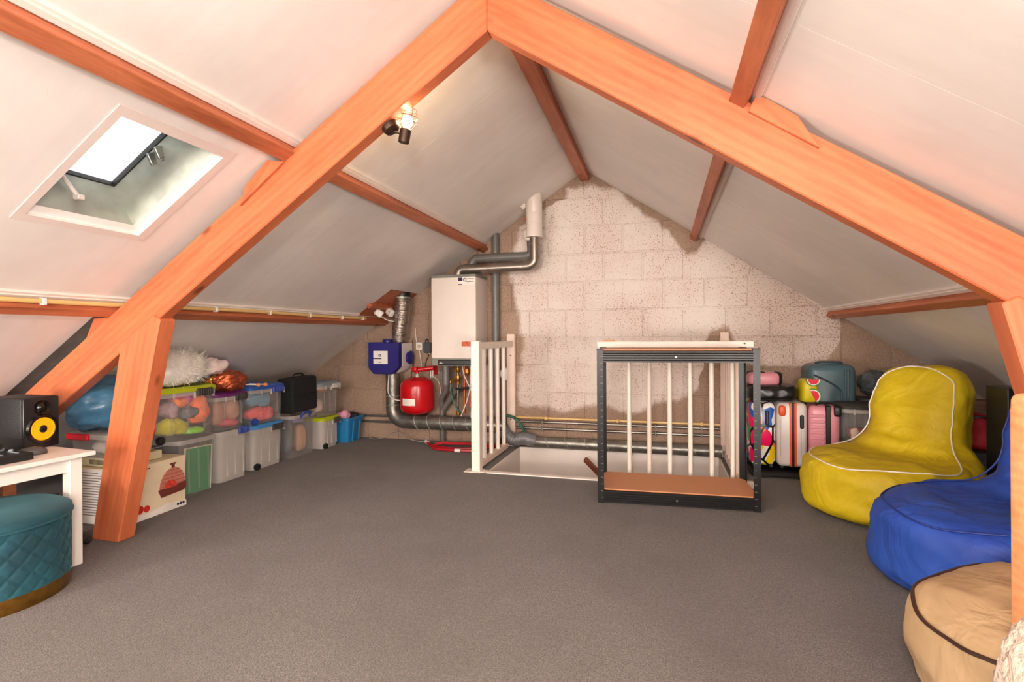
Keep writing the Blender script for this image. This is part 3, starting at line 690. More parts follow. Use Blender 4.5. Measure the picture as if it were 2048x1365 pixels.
# ------------------------------------------------------------------ stair railings
RWH = M('rail_white', (234, 222, 210), .4, 0, .03)
RWD = M('rail_white_worn', (224, 200, 184), .5, 0, .06)
t = thing('stair_railing', 'short white stair railing between newel post and wall', 'railing', (-1.25, 3.44, 0))
B().box(-.031, .031, 0, .062, 0, .915, .004).build('newel_post', RWH, t)
B().box(-.085, .04, -.012, .085, 0, .006, .002).build('base_plate', RWH, t)
B().box(-.036, .036, .90, .952, -.06, .965, .004).build('wall_post', RWD, t)
B().box(-.022, .022, .062, .90, .855, .905, .004).build('handrail', RWH, t)
B().box(-.024, .024, .062, .73, .02, .06, .003).build('bottom_rail', RWD, t)
for k in range(4): B().tube([(0, .19 + .165 * k, .055), (0, .19 + .165 * k, .86)], .0165, 14).build('baluster', RWH, t)
for z in (.23, .78): B().lathe([(.006, 0), (.006, .003)], seg=8, Mx=Matrix.Translation((.0, .899, z)) @ Matrix.Rotation(PI / 2, 4, 'X')).build('screw', BRN, t)
t = thing('stair_railing', 'white stair railing with round balusters behind the black shelf', 'railing', (0, 3.515, 0))
B().box(-.412, .545, -.022, .022, .868, .908, .004).build('handrail', RWH, t)
B().box(-.405, .54, -.02, .02, 0, .04, .003).build('bottom_rail', RWH, t)
B().box(-.412, -.382, -.015, .015, 0, .87, .003).build('newel_post', RWH, t)
B().box(-.37, -.30, .0, .03, .905, .918, .002).build('packing_block', POSTW, t)
for x in (-0.207, -0.08, 0.047, 0.172, 0.3, 0.422): B().tube([(x, 0, .035), (x, 0, .872)], .0145, 14).build('baluster', RWH, t)
B().lathe([(.006, 0), (.006, .003)], seg=8, Mx=Matrix.Translation((.49, -.022, .893)) @ Matrix.Rotation(PI / 2, 4, 'X')).build('screw', BRN, t)
t = thing('stair_railing', 'white side railing ending at the square post on the wall', 'railing', (.47, 3.56, 0))
B().box(-.035, .03, .785, .838, -.06, .965, .004).build('wall_post', RWD, t)
B().box(-.02, .02, 0, .785, .862, .902, .004).build('handrail', RWD, t)
B().box(-.02, .02, 0, .785, .01, .05, .003).build('bottom_rail', RWD, t)
for k in range(5): B().tube([(0, .10 + .14 * k, .045), (0, .10 + .14 * k, .865)], .0145, 12).build('baluster', RWD, t)
pa, pb = Vector((-0.588, 4.150, -0.031)), Vector((-0.076, 3.750, -0.383))
ln = (pb - pa).length
t = tag(B().box(0, ln, -.014, .014, -.02, .02, .004).build('handrail', M_wood('brown_rail', (96, 48, 30), (132, 72, 46), .4)), 'short brown wooden handrail sloping down into the stairwell', 'handrail')
t.matrix_world = Matrix.Translation(pa) @ (pb - pa).to_track_quat('X', 'Z').to_matrix().to_4x4()

# ------------------------------------------------------------------ black boltless shelf
BM = M('black_steel', (30, 30, 31), .35, .3, .12, 30)
HOLE = M('slot_grey', (120, 112, 106), .6)
MDF = M('brown_board', (196, 134, 92), .6, 0, .04, 40)
t = thing('metal_shelf', 'low black metal shelf frame with two brown boards', 'shelf', (.075, 3.02, 0), math.radians(3.2))
W2, DP, HH = .43, .385, .868
for sx in (-1, 1):
    for y, sy in ((0, 1), (DP, -1)):
        x = sx * W2
        P = [(x, y), (x - sx * .036, y), (x - sx * .036, y + sy * .002), (x - sx * .002, y + sy * .002), (x - sx * .002, y + sy * .036), (x, y + sy * .036)]
        u = B().prism(P if sx * sy > 0 else P[::-1], 0, HH, 'z').build('upright', BM, t, smooth=0)
        b = B()
        for k in range(22):
            z = .03 + k * .038
            b.box(x - sx * .026 - .006, x - sx * .026 + .006, y - sy * .0012 - .0003, y - sy * .0002 + .0003, z, z + .003)
        b.build('slots', HOLE, u, smooth=0)
        B().box(x - sx * .037 if sx > 0 else x - .002, x + .002 if sx > 0 else x + .037, min(y, y + sy * .037) - .002, max(y, y + sy * .037) + .002, HH, HH + .006, .001).build('end_cap', BLACK, u)
for z in (.008, HH - .072):
    for y, s in ((-.004, 1), (DP + .004, -1)):
        pr = [(y, z), (y, z + .062), (y + s * .012, z + .066), (y + s * .03, z + .066), (y + s * .03, z + .06), (y + s * .01, z + .058), (y + s * .01, z)]
        bm_ = B().prism(pr, -W2 + .036, W2 - .036, 'x'); o = bm_.build('shelf_beam', BM, t, smooth=0)
        b = B()
        for k in range(4): b.tube([(-W2 + .036, y - s * .001, z + .012 + .013 * k), (W2 - .036, y - s * .001, z + .012 + .013 * k)], .0032, 6)
        b.build('rib', BM, o)
        B().lathe([(.006, 0), (.006, .003)], seg=10, Mx=Matrix.Translation((0, y - s * .003, z + .03)) @ Matrix.Rotation(s * PI / 2, 4, 'X')).build('rivet', ZINC, o)
    for sx in (-1, 1): B().box(sx * W2 - (.012 if sx > 0 else -.002), sx * W2 - (.002 if sx > 0 else -.012), .03, DP - .03, z, z + .06, .001).build('side_beam', BM, t, smooth=0)
    P = [(-W2 + .012, .04), (-W2 + .04, .004), (W2 - .04, .004), (W2 - .012, .04), (W2 - .012, DP - .04), (W2 - .04, DP - .004), (-W2 + .04, DP - .004), (-W2 + .012, DP - .04)]
    B().prism(P, z + .0665, z + .0735, 'z').build('shelf_board', MDF, t, smooth=0)

# ------------------------------------------------------------------ storage boxes under the left slope
def rr(hx, hy, r, z, n=4, cx=0, cy=0):
    out = []
    for sx, sy, a0 in ((1, 1, 0), (-1, 1, PI / 2), (-1, -1, PI), (1, -1, 1.5 * PI)):
        for k in range(n + 1):
            a = a0 + PI / 2 * k / n
            out.append(Vector((cx + sx * (hx - r) + r * math.cos(a), cy + sy * (hy - r) + r * math.sin(a), z)))
    return out
TUB = M_clear('clear_tub', (216, 210, 204), .10)
TUBG = M_clear('frosted_tub', (226, 220, 212), .42, .35)
RIM = M_clear('tub_rim', (214, 208, 200), .5, .3)
def storage_box(label, y0, y1, xf, z0, h, dep=.38, lid=None, grip=None, tub=TUB, wheel=None, rz=0., bar=False):
    hy, hx = (y1 - y0) / 2, dep / 2
    t = thing('storage_box', label, 'storage box', (xf - hx, (y0 + y1) / 2, z0), rz)
    hl = .03 if lid else 0
    H = h - hl; ins = .018
    rings = [rr(hx - ins, hy - ins, .035, 0.002), rr(hx - ins * .6, hy - ins * .6, .04, H * .45), rr(hx - .008, hy - .008, .045, H - .03), rr(hx - .008, hy - .008, .045, H)]
    inner = [rr(hx - .011, hy - .011, .043, H), rr(hx - ins * .6 - .003, hy - ins * .6 - .003, .038, H * .45), rr(hx - ins - .003, hy - ins - .003, .033, .006)]
    B().loft(rings + inner, (True, True)).build('tub', tub, t, smooth=40)
    rim = B().loft([rr(hx - .009, hy - .009, .044, H - .028), rr(hx, hy, .048, H - .026), rr(hx, hy, .048, H), rr(hx - .009, hy - .009, .044, H)], (False, False)).build('rim', RIM, t, smooth=40)
    for k in range(3):
        y = -hy + (k + 1) * hy / 2 + .01
        B().box(hx - .013, hx - .004, y - .006, y + .006, .03, H - .03, .002, Matrix.Rotation(-.03, 4, 'Y')).build('rib', tub, t)
    if lid:
        l = B().loft([rr(hx + .004, hy + .004, .05, H - .002), rr(hx + .006, hy + .006, .052, H + .018), rr(hx - .01, hy - .01, .045, H + hl), rr(hx - .03, hy - .03, .04, H + hl - .006)]).build('lid', lid, t, smooth=40)
        for y in (-hy * .45,): B().box(hx + .002, hx + .009, y - .005, y + .005, H - .035, H, .001).build('clip', RIM, t)
    if grip:
        g = thing_part('handle', t)
        yc = hy * .50; w_ = min(.06, hy * .36)
        B().box(hx - .004, hx + .014, yc - w_, yc + w_, H - .032, H + .012, .006).build('grip', grip, g)
        for k in range(7):
            y = yc - w_ * .85 + k * w_ * 1.7 / 6
            B().tube([(hx + .014, y, H - .028), (hx + .0165, y, H - .01), (hx + .014, y, H + .008)], .0036, 6).build('rib', grip, g)
        for s in (-1, 1): B().box(hx - .006, hx + .008, yc + s * (w_ + .008) - .005, yc + s * (w_ + .008) + .005, H - .045, H - .005, .002).build('hinge', RIM, g)
    if bar:
        B().tube(smooth_path([(hx + .002, -.05, H - .02), (hx + .018, -.045, H + .012), (hx + .02, 0, H + .02), (hx + .018, .045, H + .012), (hx + .002, .05, H - .02)], 5), .009, 8).build('handle', bar, t)
    if wheel:
        B().lathe([(.006, -.012), (.022, -.012), (.024, -.006), (.024, .006), (.022, .012), (.006, .012)], seg=18, Mx=Matrix.Translation((hx - .012, -hy + .05, .024)) @ Matrix.Rotation(PI / 2, 4, 'Y')).build('wheel', wheel, t)
    return t
def thing_part(name, parent):
    o = bpy.data.objects.new(name, None); o.empty_display_size = .03; COL.objects.link(o); o.parent = parent; return o
LIME = M('lime_plastic', (176, 186, 20), .35, 0, .06)
BLU = M('blue_lid', (44, 92, 178), .35, 0, .06)
LBLU = M('light_blue_lid', (70, 142, 200), .35, 0, .06)
GRL = M('grey_lid', (128, 138, 146), .4, 0, .06)
PURP = M('purple_lid', (104, 36, 104), .4)
CHAR = M('charcoal_rubber', (58, 52, 50), .6)
BLG = M('blue_grip', (40, 66, 160), .45)
GRG = M('pale_grip', (178, 172, 164), .45)
# lower row
storage_box('clear plastic box holding a bright green folder', 2.40, 2.68, -2.70, 0, .345, .40, tub=TUB)
storage_box('empty looking frosted box with a royal blue handle', 2.735, 3.005, -2.745, 0, .335, .38, grip=BLG, tub=TUBG)
storage_box('frosted box with light blue lid and black handle', 3.06, 3.385, -2.775, 0, .325, .38, lid=LBLU, grip=CHAR, tub=TUBG, wheel=BLACK)
storage_box('tall clear crate with blue wire handle under the black case', 3.43, 3.755, -2.755, 0, .335, .38, bar=BLG, tub=TUB)
storage_box('frosted box with lime lid and wheel on the carpet', 3.80, 4.05, -2.735, 0, .27, .38, lid=LIME, grip=CHAR, tub=TUBG, wheel=BLACK)
# upper row
storage_box('large clear box with lime lid full of bright clothes', 2.245, 2.69, -2.70, .347, .315, .36, lid=LIME, grip=CHAR, wheel=BLACK)
storage_box('clear box with purple lid under the copper foil bag', 2.72, 3.0, -2.755, .337, .255, .34, lid=PURP, grip=CHAR)
storage_box('clear box with royal blue lid and blue cloth inside', 3.03, 3.385, -2.765, .327, .28, .34, lid=BLU, grip=BLG, wheel=BLG)
storage_box('clear box with grey lid beside the black case', 3.765, 4.07, -2.745, .272, .295, .34, lid=GRL, grip=GRG)
# contents
def crumple(name, c, r, mat, label, seed, amp, cat='bag', sc=8, rz=0):
    b = B().sup((0, 0, 0), r, .8, .8, 36, 20); m_ = b.mesh(name, 0); mn = min(r)
    for v in m_.vertices:
        p = v.co * sc + Vector((seed, seed * 1.7, 0)); f = noise.cell_vector(p * .6); g = noise.voronoi(p)[0]
        v.co += v.normal * ((g[1] - g[0]) - .35) * amp * mn + Vector((noise.noise(p), noise.noise(p + Vector((9, 9, 9))), noise.noise(p + Vector((3, 7, 1))))) * amp * mn * .5
        v.co.z = max(v.co.z, -r[2])
    o = put(name, m_, mat); o.location = c; o.rotation_euler.z = rz; return tag(o, label, cat)
def cloth(c, rad, col, name, label, seed, cat='clothes', grp=None, amp=.5):
    m_ = M('cloth_' + '_'.join(map(str, col)), col, .85, 0, .08, 12, .15, 60)
    o = crumple(name, c, rad, m_, label, seed, amp, cat, .75 / (sum(rad) / 3))
    if grp: o['group'] = grp
    return o
cloth((-2.80, 2.50, .585), (.055, .075, .045), (222, 70, 160), 'folded_garment', 'hot pink garment at the top of the lime lidded box', 1)
cloth((-2.79, 2.40, .53), (.055, .06, .05), (186, 150, 160), 'folded_garment', 'dusty lilac garment inside the large lime lidded box', 2)
cloth((-2.775, 2.46, .565), (.045, .045, .03), (250, 132, 72), 'folded_garment', 'orange garment folded on the lilac one', 3)
cloth((-2.78, 2.60, .505), (.06, .055, .09), (252, 128, 84), 'folded_garment', 'coral orange garment filling the end of the lime lidded box', 4)
cloth((-2.755, 2.52, .50), (.035, .05, .035), (104, 104, 112), 'folded_garment', 'slate grey garment between the coral and yellow ones', 5)
cloth((-2.775, 2.42, .425), (.055, .10, .05), (206, 196, 44), 'folded_garment', 'mustard yellow garment at the bottom of the lime lidded box', 6)
cloth((-2.755, 2.55, .385), (.035, .07, .02), (150, 230, 70), 'folded_garment', 'neon green garment flat on the bottom of the box', 7)
cloth((-2.85, 2.645, .56), (.05, .02, .06), (190, 80, 150), 'plastic_bag', 'crumpled magenta plastic bag inside the lime lidded box', 8, 'bag')
cloth((-2.85, 2.80, .46), (.06, .055, .09), (190, 140, 118), 'soft_toy', 'tan soft toy in the purple lidded box', 9, 'toy', amp=.15)
cloth((-2.84, 2.92, .47), (.055, .055, .085), (202, 152, 128), 'soft_toy', 'paler tan soft toy against the end of the purple lidded box', 10, 'toy', amp=.15)
cloth((-2.845, 2.90, .375), (.055, .06, .03), (214, 90, 100), 'folded_garment', 'red pink cloth at the bottom of the purple lidded box', 11)
cloth((-2.845, 2.795, .555), (.05, .05, .02), (70, 110, 96), 'folded_garment', 'dark green cloth at the top of the purple lidded box', 12)
cloth((-2.872, 3.19, .50), (.07, .12, .065), (112, 156, 182), 'folded_garment', 'sky blue cloth in the royal blue lidded box', 13)
cloth((-2.87, 3.22, .39), (.065, .13, .05), (244, 92, 98), 'folded_garment', 'coral red cloth at the bottom of the royal blue lidded box', 14)
cloth((-2.85, 3.93, .50), (.05, .06, .03), (196, 120, 70), 'wooden_toy', 'orange brown bundle in the grey lidded box', 15, 'toy', amp=.15)
cloth((-2.855, 3.86, .36), (.06, .06, .06), (212, 186, 166), 'soft_toy', 'beige bundle low in the grey lidded box', 16, 'toy', amp=.15)
cloth((-2.85, 3.93, .06), (.055, .06, .04), (200, 70, 90), 'folded_garment', 'crimson cloth in the low lime lidded box', 17)
cloth((-2.88, 3.52, .16), (.06, .05, .14), (84, 88, 90), 'rolled_mat', 'dark grey roll standing in the crate with wire handle', 18, 'mat', amp=.1)
cloth((-2.86, 3.66, .13), (.05, .05, .11), (186, 140, 108), 'paper_roll', 'tan paper bundle standing in the crate with wire handle', 19, 'paper', amp=.15)
cloth((-2.85, 3.62, .28), (.05, .07, .03), (132, 116, 156), 'folded_garment', 'mauve cloth at the top of the wire handled crate', 20)
t = thing('folder', 'bright green folder with cream pages standing in the clear box', 'folder', (-2.735, 2.56, .01), 0)
R = Matrix.Rotation(-.05, 4, 'X')
B().box(0, .006, -.095, .085, 0, .27, .002, R).build('cover', M('green_card', (30, 132, 74), .5, 0, .04), t)
B().box(-.012, 0, -.10, .10, 0, .275, .002, R).build('pages', M('cream_paper', (226, 214, 196), .7), t)
t = thing('paper_stack', 'stack of dark and white papers in the clear box', 'papers', (-2.87, 2.50, .008))
for k, cc in enumerate(((60, 58, 60), (226, 218, 208), (72, 70, 74), (220, 210, 200))): B().box(-.08, .06, -.06, .05, .05 * k, .05 * k + .045, .003).build('bundle', M('paper_%d' % k, cc, .7), t)

# things on top of the boxes
me = blob('fibre_fill', (0, 0, 0), (.10, .185, .098), M('polyester_fluff', (240, 234, 224), .95, 0, .04, 30, .9, 55), '', None, 3, .14).data
bpy.data.objects.remove(bpy.data.objects['fibre_fill'])
for v in me.vertices: v.co += v.normal * (.012 * noise.noise(v.co * 40) + .016 * noise.noise(v.co * 14))
t = thing('fibre_fill', 'big fluffy heap of white fibre filling on the lime lid', 'stuffing', (-2.765, 2.45, .772))
put('heap', me, me.materials[0], t)
b = B()
for k in range(2600):
    a, q = random.uniform(0, 2 * PI), random.uniform(-.75, 1)
    d = Vector((math.cos(a) * math.sqrt(1 - q * q), math.sin(a) * math.sqrt(1 - q * q), q))
    p = Vector((d.x * .10, d.y * .184, d.z * .098)); u = d.orthogonal().normalized().lerp(Vector((random.uniform(-1, 1), random.uniform(-1, 1), random.uniform(-1, 1))), .7).normalized()
    l = random.uniform(.015, .036)
    pts = [p, p + d * l * .55 + u * l * .5, p + d * l * .5 + u * l * 1.2]
    wd = d.cross(u).normalized() * .0009
    b._poly([pts[0] - wd, pts[0] + wd, pts[1] + wd, pts[1] - wd, pts[2]], [(0, 1, 2, 3), (3, 2, 4)])
o = b.build('loose_fibres', me.materials[0], t, smooth=0); o['kind'] = 'stuff'
crumple('foil_bag', (-2.79, 2.84, .66), (.11, .125, .068), M('copper_foil', (186, 92, 58), .3, .75, .15, 20, .5, 60), 'crumpled copper foil bag on the purple lid', 2, .55, sc=14)
crumple('plastic_bag', (-2.80, 2.75, .765), (.07, .075, .05), M('white_film', (236, 216, 212), .3, 0, .04, 9, .3, 30), 'crumpled white plastic bag behind the foil bag', 5, .7, sc=9)
crumple('foil_scrap', (-2.79, 2.72, .675), (.03, .05, .03), M('gold_foil', (190, 128, 62), .2, .85, .15, 20, .4, 40), 'small gold foil scrap next to the fibre heap', 8, .6, 'foil', sc=16)
for k, (y, x, lab) in enumerate(((3.03, -2.70, 'wooden ball ended beater right beside the copper foil bag'), (3.075, -2.68, 'wooden ball ended beater farther onto the royal blue lid'))):
    t = thing('wooden_beater', lab, 'beater', (x, y, .62), 0, 'beaters on the blue lid')
    B().tube([(-.05, -.10, .012), (0, 0, 0)], .0035, 8).build('stick', WPL, t); B().sup((0, 0, 0), (.015, .018, .0135), 1, 1, 16, 10).build('head', POSTW, t)
t = thing('carry_case', 'black fabric case standing upright on the wire handled crate', 'case', (-2.80, 3.60, .357), 0)
FAB = M('black_fabric', (22, 22, 22), .85, 0, .15, 40, .3, 120)
B().box(-.09, .055, -.16, .15, 0, .275, .02, Matrix.Rotation(.03, 4, 'X'), 3).build('body', FAB, t)
B().tube(smooth_path([(-.02, -.06, .27), (-.02, -.05, .295), (-.02, 0, .30), (-.02, .05, .295), (-.02, .06, .27)], 5), .006, 8).build('handle', BLACK, t)
B().tube([(.055, -.15, .13), (.056, .14, .14)], .003, 6).build('zip', BLACK, t)
t = thing('open_bin', 'small bright blue open bin at the end of the row', 'bin', (-2.82, 4.22, 0))
BB = M('azure_plastic', (40, 124, 178), .4, 0, .06)
B().loft([rr(.11, .10, .02, 0), rr(.13, .125, .025, .215), rr(.127, .122, .024, .215), rr(.107, .097, .018, .006)]).build('bin', BB, t, smooth=40)
B().loft([rr(.13, .125, .025, .20), rr(.143, .138, .03, .20), rr(.143, .138, .03, .222), rr(.127, .122, .025, .222)], (False, False)).build('rim', BB, t, smooth=40)
for y in (-.05, .05): B().box(.118, .132, y - .01, y + .01, .02, .20, .003, Matrix.Rotation(.09, 4, 'Y')).build('rib', BB, t)
cloth((-2.79, 4.18, .23), (.06, .06, .05), (222, 160, 186), 'folded_garment', 'pale pink cloth heaped in the blue bin', 21)
cloth((-2.75, 4.28, .225), (.05, .045, .03), (36, 32, 36), 'folded_garment', 'black cloth heaped in the blue bin', 22)

# ------------------------------------------------------------------ pizza oven carton, container, blue bag behind the post
t = thing('cardboard_carton', 'printed carton with a terracotta dome oven picture', 'carton', (-2.79, 2.175, 0), math.radians(2))
CART = M('carton_print', (226, 208, 176), .6, 0, .05); CW = M('carton_white', (214, 208, 202), .6, 0, .03)
B().box(-.19, .185, -.185, .185, 0, .285, .004).build('box', CART, t)
def decal(pts, mat, name='print', dx=.1865): B().prism(pts, dx - .001, dx, 'x').build(name, mat, t, smooth=0)
T1, T2 = M('terracotta', (196, 122, 100), .6, 0, .12, 50), M('terracotta_dark', (110, 48, 38), .6, 0, .1)
decal([(.10 + .085 * math.cos(a) * (1 if math.cos(a) < 0 else .95), .125 + .11 * math.sin(a)) for a in [PI * k / 16 for k in range(17)]], T1, dx=.187)
decal([(.006, .130), (.1845, .140), (.1845, .108), (.17, .092), (.025, .086)], T2, dx=.1875)
decal([(.045, .128), (.05, .15), (.07, .168), (.10, .168), (.12, .15), (.122, .128)], M('oven_glow', (204, 62, 42), .6, 0, .4, 70), dx=.188)
decal([(.09, .233), (.09, .25), (.08, .252), (.08, .26), (.12, .26), (.12, .252), (.11, .25), (.11, .233)], T2, dx=.188)
for k in range(5):
    z = .14 + k * .02; hw = .085 * math.sqrt(max(0, 1 - ((z - .125) / .11) ** 2))
    decal([(.10 - hw, z), (.10 + hw, z), (.10 + hw, z + .0025), (.10 - hw, z + .0025)], M('terracotta_line', (140, 70, 56), .6), dx=.1878)
for (y, z, r) in ((-.10, .06, .022), (-.06, .055, .018), (-.13, .045, .02)): decal([(y + r * math.cos(a), z + r * math.sin(a)) for a in [2 * PI * k / 14 for k in range(14)]], M('tomato_print', (196, 40, 34), .5), dx=.1872)
decal([(-.185, .002), (.185, .002), (.185, .03), (.06, .045), (-.05, .03), (-.185, .04)], M('carton_pale', (232, 224, 216), .6), dx=.1868)
for k in range(3): decal([(.13 + k * .018 + .008 * math.cos(a), .022 + .008 * math.sin(a)) for a in [2 * PI * j / 10 for j in range(10)]], INK, dx=.1876)
decal([(-.16, .25), (-.04, .262), (-.04, .267), (-.16, .256)], INK, dx=.1872); decal([(-.10 + .02 * math.cos(a), .235 + .02 * math.sin(a)) for a in [2 * PI * j / 14 for j in range(14)]], M('carton_pale', (0, 0, 0)), dx=.1874)
b = B().box(-.188, .183, -.1865, -.185, .004, .281); b.build('text_panel', CW, t, smooth=0)
for k in range(17):
    z = .262 - k * .0135; 
    B().box(-.17, random.uniform(.02, .17), -.188, -.1865, z, z + .004).build('print', M('text_grey', (120, 112, 108), .7), t, smooth=0)
t = thing('flat_box', 'flat cream cardboard box lying on the printed carton', 'box', (-2.80, 2.14, .287))
B().box(-.13, .13, -.12, .13, 0, .045, .003).build('box', M('cream_card', (196, 186, 150), .7, 0, .06), t)
b = B().box(-.06, .05, -.1215, -.12, .012, .036); b.build('print', M('label_green', (120, 116, 86), .7, 0, .3, 70), t, smooth=0)
t = thing('lidded_container', 'shallow clear container with red grip and pale lid', 'container', (-2.805, 2.105, .334))
hx, hy = .155, .135
B().loft([rr(hx - .02, hy - .02, .03, 0), rr(hx - .006, hy - .006, .035, .11), rr(hx - .009, hy - .009, .033, .11), rr(hx - .023, hy - .023, .028, .004)]).build('tub', TUB, t, smooth=40)
B().loft([rr(hx, hy, .04, .105), rr(hx + .003, hy + .003, .04, .13), rr(hx - .012, hy - .012, .035, .136)]).build('lid', RIM, t, smooth=40)
B().box(-.13, .02, -hy - .016, -hy + .002, .10, .132, .005).build('grip', M('red_plastic', (206, 14, 40), .4), t)
B().box(hx - .002, hx + .014, .0, .10, .10, .132, .005).build('grip', M('red_plastic', (0, 0, 0)), t)
cloth((-2.79, 2.09, .385), (.09, .08, .04), (176, 166, 158), 'plastic_bag', 'clear crinkled bag of odds inside the shallow container', 24, 'bag', amp=.4)
BAGM = M('blue_film', (66, 112, 142), .22, 0, .1, 6, .5, 26)
m_ = eval_mesh(B().sup((0, 0, .125), (.15, .165, .125), .8, .9).sup((-.03, .02, .19), (.10, .12, .09), .9, .9), .018, 4, 'plastic_sack')
wrinkle(m_, lambda p, n: (fold(p, 7, 4) - .4) * .022 + (fold(Vector((p.x, p.y * .5, p.z * 3)), 12, 9) - .4) * .011); flat(m_, .0)
o = put('plastic_sack', m_, BAGM); o.location = (-2.81, 2.065, .472); tag(o, 'shiny blue plastic sack behind the slanted post', 'sack')
# ------------------------------------------------------------------ low white table with speaker and equipment
TW = M('table_white', (232, 224, 216), .45, 0, .03)
t = thing('low_table', 'low white wooden table beside the slanted post', 'table', (-2.635, 1.22, 0), math.radians(-4))
hx, hy = .27, .475
B().box(-hx, hx, -hy, hy, .452, .47, .003).build('table_top', TW, t)
for sx in (-1, 1):
    B().box(sx * (hx - .045) - .009, sx * (hx - .045) + .009, -hy + .08, hy - .08, .395, .452, .002).build('apron', TW, t)
for sy in (-1, 1): B().box(-hx + .08, hx - .08, sy * (hy - .045) - .009, sy * (hy - .045) + .009, .395, .452, .002).build('apron', TW, t)
for sx in (-1, 1):
    for sy in (-1, 1): B().box(sx * (hx - .045) - .024, sx * (hx - .045) + .024, sy * (hy - .065) - .024, sy * (hy - .065) + .024, 0, .452, .003).build('leg', TW if sx > 0 else POSTW, t)
t = thing('studio_speaker', 'black studio monitor speaker with yellow cone', 'speaker', (-2.72, 1.645, .4705), math.radians(4))
SPK = M('speaker_vinyl', (20, 20, 22), .5, 0, .1, 40, .15, 80); GLO = M('gloss_black', (12, 12, 13), .12, 0, .05)
B().box(-.135, .09, -.075, .075, 0, .225, .008, None, 2).build('cabinet', SPK, t)
B().box(.09, .10, -.073, .073, .002, .223, .006, None, 2).build('baffle', M('satin_black', (26, 26, 28), .3), t)
Rx = Matrix.Rotation(PI / 2, 4, 'Y')
B().lathe([(.064, -.002), (.066, .004), (.06, .012), (.052, .010), (.05, .004)], seg=36, Mx=Matrix.Translation((.10, 0, .085)) @ Rx).build('surround', GLO, t)
YEL = M('yellow_cone', (240, 186, 10), .4, 0, .03)
w_ = B().lathe([(.050, .006), (.046, .0075), (.018, -.001), (.017, -.0012)], seg=36, Mx=Matrix.Translation((.102, 0, .085)) @ Rx).build('woofer', YEL, t)
B().lathe([(.017, -.001), (.0165, .006), (.010, .011), (.002, .0125)], seg=24, Mx=Matrix.Translation((.102, 0, .085)) @ Rx).build('dust_cap', GLO, w_)
B().lathe([(.033, -.002), (.033, .003), (.022, -.002), (.014, .003), (.010, .008), (.002, .010)], seg=30, Mx=Matrix.Translation((.102, 0, .178)) @ Rx).build('tweeter', GLO, t)
t = thing('mixing_controller', 'flat black mixing controller on the white table edge', 'controller', (-2.55, 1.33, .4705), math.radians(-4))
B().box(-.13, .13, -.20, .17, 0, .03, .004).build('body', BLACK, t)
for k in range(5):
    for j in range(3): B().lathe([(.008, 0), (.008, .008), (.006, .01)], c=(-.08 + j * .06, .14 - k * .06, .03), seg=12).build('knob', GRL, t)
b = B().tube([(.131, -.165 + .012 * math.cos(a), .015 + .008 * math.sin(a)) for a in [2 * PI * k / 14 for k in range(14)]], .0012, 5, True); b.build('logo', WPL, t)
for k in range(3): B().box(.03, .10, .03 + .05 * k, .036 + .05 * k, .03, .033).build('fader', GRL, t)
t = thing('laptop', 'closed dark laptop resting on the mixing controller', 'laptop', (-2.63, 1.33, .512), math.radians(-4))
B().box(-.10, .10, -.15, .13, 0, .012, .003).build('base', M('dark_shell', (48, 48, 50), .35, .4), t); B().box(-.10, .10, -.15, .13, .0125, .022, .003).build('lid', M('dark_shell', (0, 0, 0)), t)
t = thing('computer_mouse', 'dark grey wireless mouse on the white table', 'mouse', (-2.515, 1.548, .4705), math.radians(60))
m_ = B().sup((0, 0, .006), (.05, .03, .026), .8, .85, 24, 14).mesh('shell', 60); flat(m_, 0); put('shell', m_, M('mouse_grey', (74, 70, 68), .35), t)
B().tube([(.015, 0, .031), (.04, 0, .023)], .004, 8).build('wheel', GLO, t)
t = thing('black_suitcase', 'dark case standing in the shade under the white table', 'case', (-2.86, 1.36, 0))
B().box(-.09, .07, -.26, .20, 0, .36, .02, None, 2).build('body', M('dark_plum', (40, 32, 36), .6, 0, .1), t)
for y in (-.10, .04): B().tube([(.071, y, .02), (.071, y + .01, .33)], .004, 6).build('seam', BLACK, t)
B().tube(smooth_path([(-.0, -.08, .355), (0, -.07, .375), (0, .03, .375), (0, .04, .355)], 5), .007, 8).build('handle', BLACK, t)
t = thing('glass_jar', 'dark glass jar with reddish contents under the table', 'jar', (-2.70, 1.735, 0))
B().lathe([(.03, 0), (.04, .01), (.04, .16), (.03, .19), (.028, .21)], seg=20).build('jar', M('smoked_glass', (46, 34, 34), .1, 0, .2), t); B().lathe([(.032, .21), (.032, .235), (.02, .238)], seg=20).build('lid', BLACK, t)
pipe('power_lead', [(-2.60, 1.78, .014), (-2.56, 1.80, .014), (-2.63, 1.83, .014), (-2.70, 1.80, .016)], .013, BCAB, 'thick black lead on the carpet behind the table leg', 'cable', n=6)

